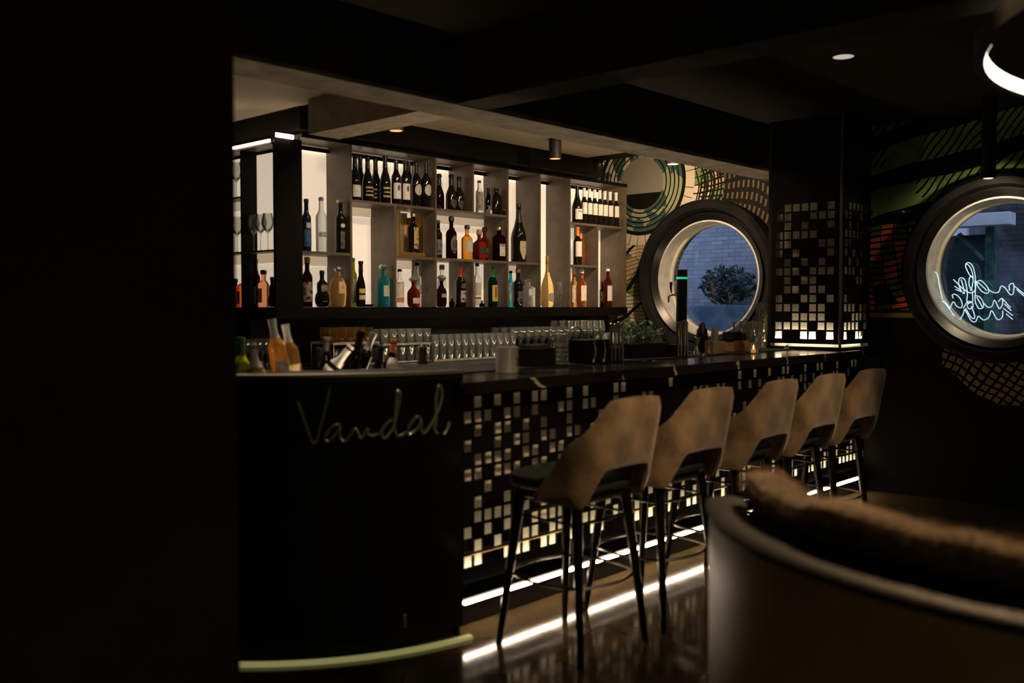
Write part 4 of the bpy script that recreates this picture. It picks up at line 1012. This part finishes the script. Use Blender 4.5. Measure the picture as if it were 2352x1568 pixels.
SX = [(3.075, 2.50, 0), (3.655, 2.50, -.02), (4.285, 2.50, .02), (4.84, 2.50, .0), (5.39, 2.50, -.03)]
SL = ['', 'brown velvet bar stool second from the left end of the row', 'brown velvet bar stool in the middle of the row of five', 'brown velvet bar stool second from the far right end of the row', 'brown velvet bar stool at the far right end of the row']
for i, (x, y, a) in enumerate(SX):
    if i == 0: st0.location = (x, y, 0); st0.rotation_euler = (0, 0, a)
    else: dup(st0, (x, y, 0), a, SL[i])

# ------------------------------------------------------------------ curved booth in the foreground
bx, by = cf(1.60, 2.42)
a_r = math.atan2(RIGHT.y, RIGHT.x)
def ph(deg): return a_r + math.radians(deg)     # angle measured in (right, forward) frame
bt = thing('curved_booth', 'large curved booth seat with dark shell and grey top rim in the right foreground', 'booth', (bx, by, 0))
M_shell = mat('booth_shell_leather', (.62, .56, .40), .34, noise=(7, (.55, .49, .34), .4, .6), bump=(50, .1))
link('shell', arcprism(0, 0, .985, 1.075, ph(165), ph(330), .0, .835, 96), M_shell, bt, True)
bm = BM(); N = 96; prev = None
for i in range(N + 1):
    a = ph(165) + math.radians(165) * i / N; row = []
    for k in range(16):
        q = 2 * PI * k / 16; rr = 1.03 + .055 * math.cos(q); row.append(bm.verts.new((rr * math.cos(a), rr * math.sin(a), .852 + .0165 * math.sin(q))))
    if prev:
        for k in range(16): bm.faces.new((prev[k], prev[(k + 1) % 16], row[(k + 1) % 16], row[k]))
    else: bm.faces.new(row)
    prev = row
bm.faces.new(prev[::-1])
link('top_rim', bm, mat('grey_rim_leather', (.028, .029, .031), .55, bump=(80, .15)), bt, True)
link('seat_base', arcprism(0, 0, .42, .98, ph(178), ph(330), 0, .34, 72), M_seatd, bt)
link('seat_cushion', arcprism(0, 0, .40, .975, ph(178), ph(330), .341, .46, 72), mat('booth_cushion', (.03, .024, .018), .8), bt, True)
def padring(r0, r1, a0, a1, z0, z1, wob, n=120, sd=3, k=18):
    rnd = random.Random(sd); bm = BM(); prev = None
    f = [rnd.uniform(0, 6) for _ in range(4)]
    for i in range(n + 1):
        t = i / n; a = a0 + (a1 - a0) * t
        e = min(1, math.sqrt(max(0, 1 - (1 - min(t, 1 - t) / .035)**2))) if min(t, 1 - t) < .035 else 1
        e = max(e, .12)
        hz = wob * (math.sin(9 * t * PI + f[0]) * .5 + math.sin(17 * t * PI + f[1]) * .3 + math.sin(31 * t * PI + f[2]) * .15)
        row = []
        for j in range(k):
            q = 2 * PI * j / k; c, s = math.cos(q), math.sin(q)
            kk = 1 / ((abs(c)**3.2 + abs(s)**3.2)**(1 / 3.2))
            rr = (r0 + r1) / 2 + (r1 - r0) / 2 * c * kk * (.7 + .3 * e)
            zz = (z0 + z1) / 2 + (z1 - z0) / 2 * s * kk * (e if s > 0 else 1) + (hz if s > 0 else 0)
            row.append(bm.verts.new((rr * math.cos(a), rr * math.sin(a), zz)))
        if prev:
            for j in range(k): bm.faces.new((prev[j], prev[(j + 1) % k], row[(j + 1) % k], row[j]))
        else: bm.faces.new(row)
        prev = row
    bm.faces.new(prev[::-1]); return bm
link('back_cushion', padring(.80, .984, ph(167), ph(330), .461, .915, .0), mat('booth_back_dark', (.012, .010, .008), .85), bt, True)
bm = padring(.885, .990, ph(169.5), ph(329), .880, .968, .014, 260, 3, 24)
M_fur = mat('brown_fur', (.36, .235, .12), .95, noise=(16, (.22, .14, .07), .35, .65), bump=(90, .8), sheen=.8)
fur = tag(link('fur_throw', bm, M_fur, None, True, (bx, by, 0)), 'brown fluffy fur throw lying along the top of the curved booth back', 'throw', None)
rnd = random.Random(5); hb = BM()
for _ in range(9000):
    t = rnd.random(); a = ph(170) + math.radians(110) * t; q = rnd.uniform(-.25, PI + .25); c, s_ = math.cos(q), math.sin(q)
    kk = 1 / ((abs(c)**3.2 + abs(s_)**3.2)**(1 / 3.2)); rr = .9375 + .0525 * c * kk; zz = .924 + .044 * s_ * kk
    o_ = Vector((rr * math.cos(a), rr * math.sin(a), zz)); n_ = Vector((c * math.cos(a), c * math.sin(a), s_ + .3)).normalized() + Vector((rnd.gauss(0, .5), rnd.gauss(0, .5), rnd.gauss(0, .3)))
    L_ = rnd.uniform(.008, .02); e_ = n_.orthogonal().normalized() * .0009
    hb.faces.new([hb.verts.new(o_ - e_), hb.verts.new(o_ + e_), hb.verts.new(o_ + n_.normalized() * L_)])
hp = link('fur_pile', hb, M_fur, fur); hp['kind'] = 'stuff'

# ------------------------------------------------------------------ glassware on the back counter
def tumbler(r, h, ft=.006):
    return lathe([(.0003, 0), (r * .86, 0), (r * .88, .002), (r, h), (r - .0016, h), (r * .86 - .0014, ft), (.0003, ft)], 24)
def coupe(r, h):
    st = .56 * h
    return lathe([(.0003, 0), (r * .8, 0), (r * .8, .0015), (.006, .005), (.0035, .02), (.0035, st - .01), (.007, st), (r * .6, st + .018), (r, st + .05), (r * .92, h), (r * .92 - .0012, h), (r - .0014, st + .05), (r * .6 - .001, st + .020), (.0003, st + .003)], 24)
def scatter_glasses(name, label, cat, mesh_bm, pts, group, m=None):
    first = None
    for p in pts:
        if first is None: first = link(name, mesh_bm, m or G_clear, None, True, p); tag(first, label, cat, group)
        else:
            o = first.copy(); COL.objects.link(o); o.location = p
def tray(name, label, x0, x1, y0, y1, z, m=None, post=0):
    t = thing(name, label, 'tray', (x0, y0, z))
    link('base', boxm(0, x1 - x0, 0, y1 - y0, .001, .006, .001), m or M_brush, t)
    link('rim', boxm(0, x1 - x0, 0, .003, .007, .016), m or M_brush, t); link('rim', boxm(0, x1 - x0, y1 - y0 - .003, y1 - y0, .007, .016), m or M_brush, t)
    if post:
        for (a, b_) in ((0, 0), (x1 - x0 - .006, 0), (0, y1 - y0 - .006), (x1 - x0 - .006, y1 - y0 - .006)):
            link('post', boxm(a, a + .006, b_, b_ + .006, -post, .0005), m or M_brush, t)
    return t
# long row of tall glasses (px 980..1165)
xa, xb = onY(985, 800, 4.86).x, onY(1163, 800, 4.86).x
n = 12; pts = []
for j in range(3):
    for i in range(n): pts.append((xa + (xb - xa) * i / (n - 1), 4.80 + j * .066, ZC + .0015 + .006))
tray('glass_tray', 'steel tray under the long row of tall glasses', xa - .04, xb + .04, 4.765, 4.97, ZC)
scatter_glasses('tall_glass', 'clear tall tumbler in the long row on a tray below the bottle shelves', 'glass', tumbler(.030, .172), pts, 'tall glasses in the long row')
# stacked tumblers left of it, two tiers (px 862..975)
xa, xb = onY(870, 800, 4.9).x, onY(968, 800, 4.9).x
tray('glass_tray', 'steel tray under the lower tier of short tumblers', xa - .045, xb + .045, 4.80, 5.04, ZC)
tray('glass_tray', 'glass-carrying upper steel tray over the lower tier of short tumblers', xa - .045, xb + .045, 4.80, 5.04, ZC + .118, post=.116)
for tier, zt_ in ((0, ZC + .007), (1, ZC + .1255)):
    pts = [(xa + (xb - xa) * i / 5, 4.85 + j * .075, zt_) for i in range(6) for j in range(2)]
    scatter_glasses('tumbler', 'clear short tumbler on the %s of the two steel trays' % ('lower', 'upper')[tier], 'glass', tumbler(.033, .10), pts, ('tumblers on the lower tray', 'tumblers on the upper tray')[tier])
# cut crystal glasses with the upper tier tinted amber for the orange light on it (px 752..840)
xa, xb = onY(757, 800, 4.9).x, onY(836, 800, 4.9).x
tray('glass_tray', 'steel tray under the lower cut crystal glasses', xa - .045, xb + .045, 4.80, 5.04, ZC)
tray('glass_tray', 'raised steel tray holding the amber-lit crystal glasses', xa - .045, xb + .045, 4.80, 5.04, ZC + .135, post=.133)
G_amb = glassmat('cut_crystal_amber_lit', (.96, .84, .58), .0, 1.5); G_cry = glassmat('cut_crystal', (.88, .90, .84), .02, 1.5)
def crystal(r, h, sd):
    rnd = random.Random(sd); bm = lathe([(r * .8, 0), (r * .95, .004), (r * .86, h * .16), (r, h * .3), (r * .88, h * .45), (r, h * .6), (r * .95, h), (r * .86, h), (r * .84, h * .3), (.0004, h * .22)], 14)
    for v in bm.verts: v.co.x *= 1 + rnd.uniform(-.03, .03); v.co.y *= 1 + rnd.uniform(-.03, .03)
    return bm
for tier, zt_, mm in ((0, ZC + .007, G_cry), (1, ZC + .1425, G_amb)):
    first = None
    for i in range(5):
        for j in range(2):
            p = (xa + (xb - xa) * i / 4, 4.86 + j * .085, zt_)
            if first is None:
                me = link('crystal_glass', crystal(.034, .10, tier), mm, None, False, p); first = tag(me, ('clear cut crystal glass on the lower left tray', 'amber-lit cut crystal glass on the raised left tray')[tier], 'glass', ('clear crystal glasses', 'amber-lit crystal glasses')[tier])
            else: o = first.copy(); COL.objects.link(o); o.location = p
# small glasses at the far left end (px 545..620)
pts = []
for i in range(6):
    for j in range(2):
        p = onX(549 + i * 12.5, 790, 3.47); pts.append((3.415 + j * .062 if True else 0, p.y - .02, 1.03 + .0015))
pts = [(2.62 + .0, 4.6, 1)]
SX0 = onY(548, 800, 4.80).x
sc = thing('side_counter', 'low dark side counter at the left end of the back bar', 'counter', (2.55, 4.50, 0))
link('worktop', boxm(0, .80, 0, 1.3, 1.0, 1.03, .002), MATS['black_worktop'], sc); link('cabinet', boxm(.01, .79, .01, 1.3, 0, .999), M_black, sc)
q0, q1 = onY(549, 800, 4.72), onY(618, 800, 4.72)
pts = [(q0.x + (q1.x - q0.x) * i / 5, 4.66 + j * .08, 1.0312) for i in range(6) for j in range(2)]
scatter_glasses('small_glass', 'small clear stemmed glass at the far left on the side counter', 'glass', coupe(.030, .19), pts, 'small glasses on the side counter', G_stem)
# stemmed glasses (px 1165..1375) and wine glasses
xa, xb = onY(1170, 790, 4.86).x, onY(1290, 790, 4.86).x
pts = [(xa + (xb - xa) * i / 7, 4.82 + j * .09, ZC + .001) for i in range(8) for j in range(3)]
scatter_glasses('coupe_glass', 'clear wide stemmed glass right of the tall tumblers on the back counter', 'glass', coupe(.045, .215), pts, 'stemmed coupe glasses on the back counter', G_stem)
xa, xb = onY(1300, 790, 4.86).x, onY(1372, 790, 4.86).x
pts = [(xa + (xb - xa) * i / 5, 4.82 + j * .085, ZC + .001) for i in range(6) for j in range(3)]
scatter_glasses('wine_glass', 'clear narrow wine glass in the cluster left of the herb box', 'wine glass', winemesh(.034, .26), pts, 'wine glasses on the back counter', G_stem)
xa, xb = onY(1395, 790, 4.9).x, onY(1530, 790, 4.9).x
# glasses standing upside down on a low rack beyond the herbs (px 1395..1540)
ZR = ZC
ex = thing('back_counter', 'continuation of the low worktop in front of the painted wall', 'counter', (7.04, 4.74, 0))
link('worktop', boxm(0, .165, -.0, 1.2, ZC - .04, ZC), MATS['black_worktop'], ex); link('cabinet', boxm(0, .165, .03, 1.2, 0, ZC - .041), M_black, ex)
xa, xb = onY(1395, 790, 4.86).x, onY(1462, 790, 4.86).x
pts = [(xa + (min(xb, 7.1) - xa) * i / 6, 4.80 + j * .085, ZC + .001) for i in range(7) for j in range(3)]
scatter_glasses('tumbler', 'clear tumbler standing behind the herb box at the right end of the back counter', 'glass', tumbler(.036, .15), pts, 'tumblers behind the herb box')

# ------------------------------------------------------------------ things on the straight bar
TZ = TOPZ + .0008
def onbar(px, Y): p = onY(px, 800, Y); return (p.x, Y, TZ)
mt = thing('bar_mat', 'black rubber bar mat on the inner half of the marble slab', 'mat', (XB0 + .02, 3.20, TOPZ + .0005))
link('mat_body', boxm(0, 3.6, 0, .385, 0, .006, .001), mat('rubber', (.01, .01, .01), .8), mt)
MZ = TOPZ + .0075
def onmat(px, Y=3.3): p = onY(px, 800, Y); return (p.x, Y, MZ)
# steel cup
p = onbar(1165, 3.06); p = (onY(1165, 800, 3.08).x, 3.08, TZ)
cup = thing('metal_cup', 'tall brushed metal cup with a red mark near the left end of the straight bar', 'cup', p)
link('cup_body', lathe([(.0003, 0), (.050, 0), (.053, .004), (.053, .118), (.055, .121), (.0515, .121), (.050, .006), (.0003, .006)], 40), mat('white_steel', (.80, .76, .70), .36, .35), cup, True)
link('red_mark', label_mesh([(.053, 0), (.053, .2)], .03, .075, 2, .22, -PI / 2 + .35), mat('red_print', (.35, .05, .03), .5), cup)
# napkin caddy
q = onmat(1228, 3.30)
nc = thing('napkin_caddy', 'black napkin caddy box standing right of the metal cup', 'caddy', q)
link('box', boxm(-.10, .10, -.06, .06, 0, .09, .004), M_black, nc); link('napkins', boxm(-.08, .08, -.045, .045, .0905, .108, .002), mat('dark_napkin', (.06, .045, .03), .9), nc)
# mixing glass with bar spoon
q = onmat(1288, 3.24)
mg = thing('mixing_glass', 'cut mixing glass with a steel spoon and strainer beside the napkin caddy', 'mixing glass', q)
link('glass_body', lathe([(.036, 0), (.044, .004)] + [(.044 - .003 * (k % 2), .015 + k * .012) for k in range(9)] + [(.045, .15), (.040, .15), (.038, .012), (.0004, .01)], 12), G_cry, mg, False)
link('spoon', tube([(.01, .0, .014), (.03, .01, .15), (.045, .015, .235)], .0028, 8), M_steel, mg, True)
link('strainer', lathe([(.03, .0), (.040, .002), (.040, .006), (.012, .012), (.010, .02)], 24), M_steel, mg, True).location = (0, 0, .153)
# round black ice bowl
q = onmat(1322, 3.42)
ib = thing('ice_bowl', 'round dark bowl with a handle behind the mixing glass', 'bowl', q)
link('bowl', lathe([(.0003, 0), (.05, 0), (.075, .03), (.085, .08), (.086, .11), (.083, .11), (.072, .033), (.0003, .006)], 32), M_gloss, ib, True)
link('handle', tube([(.085 * math.cos(a), 0, .10 + .09 * math.sin(a)) for a in [PI * k / 14 for k in range(15)]], .0035, 8), M_steel, ib, True)
# caddy with tongs
q = onmat(1352, 3.27)
td = thing('utensil_caddy', 'black utensil caddy with two pairs of steel tongs clipped on its front', 'caddy', q)
link('box', boxm(-.11, .12, -.055, .055, 0, .125, .004), M_black, td)
for k, xx in enumerate((-.035, .055)):
    tg = link('tongs', tube([(xx, -.062, .012), (xx + .006, -.066, .06), (xx + .002, -.062, .12)], [.008, .0065, .005], 10), M_steel, td, True)
    link('tongs_tip', lathe([(.004, 0), (.011, .004), (.009, .016), (.004, .02)], 12), M_steel, tg, True).location = (xx - .012, -.067, .0)
# bar tool sets: long steel rods in a black stand
def rods(px0, name, label, Y):
    q = onmat(px0, Y); t = thing(name, label, 'tool stand', q)
    link('stand', boxm(-.07, .075, -.028, .03, 0, .075, .004), M_black, t)
    for k, (dx, h, r) in enumerate(((-.052, .20, .0085), (-.018, .195, .0065), (.018, .205, .009), (.052, .198, .006))):
        dy = -.038
        rd = link('bar_tool', tube([(dx, dy, .004), (dx, dy, .07), (dx - .002, dy, .13), (dx - .004, dy, h)], [r * .9, r, r * .85, r], 12), M_brush if k % 2 else M_steel, t, True)
        link('tip', lathe([(r * .5, 0), (r * 1.2, .004), (r * 1.2, .012), (r * .4, .016)], 12), M_steel, rd, True).location = (dx - .004, dy, h + .0005)
rods(1405, 'bar_tool_stand', 'black stand with four upright steel bar tools left of the herbs', 3.25)
rods(1556, 'bar_tool_stand', 'black stand with four upright steel bar tools in front of the beer tap', 3.25)
# herb planter
q = onmat(1468, 3.40)
hbx = thing('herb_box', 'dark box of leafy green garnish herbs between the two tool stands', 'planter', q)
link('box', boxm(-.20, .20, -.09, .09, 0, .085, .004), M_black, hbx)
leafclump((0, 0, .14), .21, .10, .085, 420, .022, mat('herb_leaf', (.035, .085, .03), .5), 'herbs', hbx, 4)
# beer tap tower
q = onmat(1565, 3.45)
tw = thing('beer_tap', 'black cylinder beer tap tower with a green light ring and brass tap', 'beer tap', (q[0], q[1], MZ))
zt_ = onY(1565, 619, 3.45).z - MZ
link('base_flange', lathe([(.055, 0), (.055, .01), (.037, .014)], 32), M_gloss, tw, True)
link('tower', lathe([(.036, .0145), (.036, zt_ - .062)], 36), M_gloss, tw, True)
link('light_ring', lathe([(.0365, zt_ - .061), (.0365, zt_ - .049)], 36), emat('green_led', (.02, .62, .38), .75), tw, True)
link('tower_top', lathe([(.036, zt_ - .048), (.036, zt_ - .002), (.033, zt_)], 36), M_gloss, tw, True)
d = (CAM - Vector(q)); d.z = 0; lft = -RIGHT
zf = zt_ - .165
tap = link('faucet', tube([Vector((0, 0, zf)) + lft * .036, Vector((0, 0, zf)) + lft * .07, Vector((0, 0, zf - .012)) + lft * .085, Vector((0, 0, zf - .05)) + lft * .087], [.009, .008, .007, .005], 12), M_brass, tw, True)
link('handle', tube([Vector((0, 0, zf + .012)) + lft * .066, Vector((0, 0, zf + .05)) + lft * .072, Vector((0, 0, zf + .085)) + lft * .070], [.005, .008, .011], 12), M_gloss, tap, True)
link('collar', tube([Vector((0, 0, zf)) + lft * .035, Vector((0, 0, zf)) + lft * .046], .015, 16), M_brass, tap, True)
# shaker group
def simple(px, Y, name, label, cat, pr, m, ex=2, seg=28, smooth=True, bar=False):
    q = onmat(px, Y); q = (q[0], q[1], TZ) if bar else q
    return tag(link(name, lathe(pr, seg, ex), m, None, smooth, q), label, cat)
simple(1600, 3.30, 'jigger', 'small steel double jigger right of the tap tool stand', 'jigger', [(.0003, 0), (.022, 0), (.009, .05), (.009, .054), (.026, .11), (.024, .11), (.0003, .06)], M_steel)
simple(1612, 3.42, 'shaker', 'dark rounded cocktail shaker behind the steel jigger', 'shaker', [(.030, 0), (.036, .01), (.040, .11), (.034, .15), (.022, .17), (.02, .19), (.012, .20)], M_gloss)
q = onmat(1641, 3.30); wb = thing('wooden_box', 'light wooden box holding a folded paper packet', 'box', q)
link('box', boxm(-.055, .06, -.04, .04, 0, .08, .003), mat('light_wood', (.46, .33, .18), .6, noise=(20, (.34, .23, .12), .4, .6)), wb)
link('paper_packet', tube([(.0, 0, .081), (.003, 0, .13), (.0, 0, .155), (.0, 0, .175)], [.022, .025, .02, .008], 10), mat('packet_paper', (.40, .35, .28), .7), wb, True)
simple(1628, 3.22, 'pourer', 'small steel pour spout lying before the wooden box', 'pourer', [(.008, 0), (.008, .02), (.004, .03), (.003, .055)], M_steel)
simple(1618, 3.14, 'bottle_stopper', 'tiny steel stopper at the slab edge left of the wooden box', 'stopper', [(.008, 0), (.010, .012), (.004, .02), (.006, .032)], M_steel, bar=True)
q = onmat(1680, 3.34); ob = thing('square_jar', 'black square jar on a brown wooden base right of the wooden box', 'jar', q)
link('base', boxm(-.035, .06, -.04, .04, 0, .075, .002), mat('orange_wood', (.36, .19, .07), .5, noise=(18, (.25, .12, .045), .4, .6)), ob)
link('jar', boxm(-.045, .065, -.045, .045, .0755, .135, .006), M_black, ob)
q = onmat(1707, 3.28); ob2 = thing('straw_holder', 'brown straw holder block left of the candle', 'holder', q)
link('block', boxm(-.025, .025, -.03, .03, 0, .078, .003), MATS['orange_wood'], ob2); link('insert', boxm(-.027, .027, -.032, .032, .0785, .128, .004), M_black, ob2)
for k, (px, Y) in enumerate(((1694, 3.46), (1709, 3.50), (1724, 3.46), (1738, 3.52))):
    qq = onmat(px, Y); 
    tag(link('highball_glass', tumbler(.034, .20), G_stem, None, True, qq), 'clear highball glass in the cluster left of the carafe, ' + ('leftmost', 'second from the left', 'third from the left', 'nearest the carafe')[k], 'glass', 'highball glasses by the carafe')
q = onmat(1762, 3.50)
cf_ = thing('carafe', 'tall clear carafe with flared neck against the tiled column', 'carafe', q)
link('glass_body', lathe([(.0003, 0), (.058, 0), (.062, .01), (.050, .10), (.030, .17), (.024, .20), (.036, .25), (.034, .25), (.022, .20), (.028, .168), (.048, .10), (.0003, .012)], 32), glassmat('olive_glass', (.75, .74, .55), .02, 1.4), cf_, True)
q = onmat(1748, 3.36)
bt2 = thing('tall_vase', 'tall clear angular glass vase standing before the carafe', 'vase', q)
link('glass_body', lathe([(.0003, 0), (.034, 0), (.036, .01), (.024, .14), (.022, .22), (.040, .265), (.042, .33), (.040, .335), (.037, .27), (.0195, .22), (.0215, .14), (.0003, .012)], 8), G_stem, bt2, False)
q = (onY(1737, 800, 3.12).x, 3.14, TZ)
cn = thing('candle', 'small lit tea candle in a glass glowing orange near the tiled column', 'candle', q)
link('holder', tumbler(.030, .075), G_stem, cn, True)
link('wax', lathe([(.024, .007), (.024, .028)], 20), mat('wax', (.8, .45, .2), .5, 0, (1, .35, .08), .6), cn)
link('flame', lathe([(.0012, .029), (.005, .036), (.004, .046), (.0008, .058)], 12), emat('flame', (1, .42, .14), 14), cn, True)
q = onbar(1815, 3.30)
np_ = thing('folded_cloth', 'small crumpled beige cloth at the foot of the tiled column', 'cloth', q)
bm = BM(); rnd = random.Random(3)
bmesh.ops.create_icosphere(bm, subdivisions=3, radius=1)
for v in bm.verts: v.co = Vector((v.co.x * .07, v.co.y * .045, max(0, v.co.z) * .035 * (1 + .3 * math.sin(v.co.x * 9 + v.co.y * 5)) + .0005))
link('cloth', bm, mat('beige_cloth', (.34, .27, .20), .9), np_, True)

# ------------------------------------------------------------------ ice well with bottles in the rounded end
iw = thing('ice_trough', 'long steel trough of ice and bottles behind the rim of the rounded bar', 'trough', (CCX, CCY, 0))
link('trough_base', arcprism(0, 0, .45, .79, PI * 1.04, PI * 1.47, .985, .995, 40), M_brush, iw)
link('rim', arcprism(0, 0, .775, .79, PI * 1.04, PI * 1.47, .9955, 1.12, 40), M_brush, iw); link('rim', arcprism(0, 0, .45, .46, PI * 1.04, PI * 1.47, .9955, 1.08, 40), M_brush, iw)
link('stand', arcprism(0, 0, .52, .70, PI * 1.06, PI * 1.45, 0, .984, 30), M_black, iw)
ice = BM(); rnd = random.Random(9)
for _ in range(420):
    a = rnd.uniform(PI * 1.05, PI * 1.46); r = rnd.uniform(.49, .75); s_ = rnd.uniform(.010, .016)
    m4 = Matrix.Translation((r * math.cos(a), r * math.sin(a), 1.012 + rnd.random() * .075)) @ Matrix.Rotation(rnd.random() * 3, 4, Vector((rnd.gauss(0, 1), rnd.gauss(0, 1), rnd.gauss(0, 1))).normalized())
    bmesh.ops.create_cube(ice, size=2 * s_, matrix=m4)
io = link('ice_cubes', ice, mat('ice', (.9, .93, .93), .08, 0, trans=.0, spec=1.0) if False else glassmat('ice_glass', (.95, .97, .97), .02, 1.31), iw); io['kind'] = 'stuff'
def leaning(px, pytop, label, kind, glass, cap, lab, r=.037, h=.30, lean=(0, 0), Y=3.47, g=None):
    T = onY(px, pytop, Y)
    ax, ay = lean
    d = Vector((math.sin(ax), math.sin(ay), 1)).normalized()
    base = T - d * h
    t = bottle(label, base, kind, r, h, glass, cap, lab, face=-PI / 2 - .1)
    t.rotation_euler = Vector((0, 0, 1)).rotation_difference(d).to_euler(); return t
RL, FL_ = -RIGHT, fh
def lean(l, f=0):   # lean left by l, away by f (radians) -> world x,y
    v = RL * l + FL_ * f; return (v.x, v.y)
leaning(624, 733, 'rose wine bottle with white capsule leaning left, left one of the tall pair', 'wine', 'rose', ('white', .27), [(.12, .4, (.72, .58, .40), .3, R, .9)], lean=lean(.17), Y=3.52)
leaning(655, 745, 'rose wine bottle with white capsule leaning left, right one of the tall pair', 'wine', 'rose', ('white', .27), [(.12, .4, (.70, .45, .25), .3, R, .9)], lean=lean(.17), Y=3.60)
leaning(580, 790, 'pale wine bottle with bright white capsule low in the ice at the left', 'wine', 'rose', ('white', .45), [(.2, .4, (.7, .68, .64), .3, R, .9)], lean=lean(.12), Y=3.44)
leaning(553, 775, 'yellow-green wine bottle at the far left end of the ice trough', 'wine', 'yellowgreen', ('green', .25), [(.2, .4, (.5, .5, .2), .5, R, .9)], lean=lean(.03), Y=3.60)
leaning(752, 775, 'black wine bottle with a silver-white neck band leaning right in the ice', 'wine', 'black', ('silver', .2), None, lean=lean(-.10), Y=3.58)
leaning(735, 800, 'dark wine bottle sunk low in the middle of the ice', 'burg', 'black', ('black', .2), [(.2, .4, (.4, .38, .35), .4, R, .9)], lean=lean(-.25), Y=3.52)
leaning(806, 795, 'bottle with a long white capsule lying steeply to the right in the ice', 'wine', 'dgreen', ('white', .50), None, lean=lean(-.85), Y=3.42, h=.31)
leaning(832, 760, 'dark champagne bottle with black foil leaning right in the ice', 'champ', 'black', ('black', .33), None, lean=lean(-.30), Y=3.55)
leaning(858, 765, 'dark bottle with grey capsule leaning far right in the ice', 'wine', 'black', ('silver', .28), None, lean=lean(-.40), Y=3.66)
leaning(905, 780, 'dark bottle with white and orange label at the right end of the ice trough', 'wine', 'black', ('orange', .2), [(.55, .72, (.78, .66, .55), .1, R, 1.2), (.15, .4, (.75, .6, .45), .1, R, 1)], lean=lean(-.12), Y=3.50)
leaning(876, 795, 'short black bottle between the grey-capped one and the orange-labelled one', 'burg', 'black', ('black', .2), None, lean=lean(-.2), Y=3.42)
q = onY(971, 850, 3.44)
pm = thing('pepper_mill', 'small dark wooden mill on the rounded bar right of the ice trough', 'mill', (q.x, 3.44, 1.1255))
link('body', lathe([(.0222, 0), (.024, .01), (.016, .035), (.021, .055), (.018, .07)], 24), mat('dark_wood', (.05, .028, .015), .4), pm, True)
link('head', lathe([(.018, .0705), (.021, .08), (.014, .095), (.004, .1)], 24), MATS['dark_wood'], pm, True)
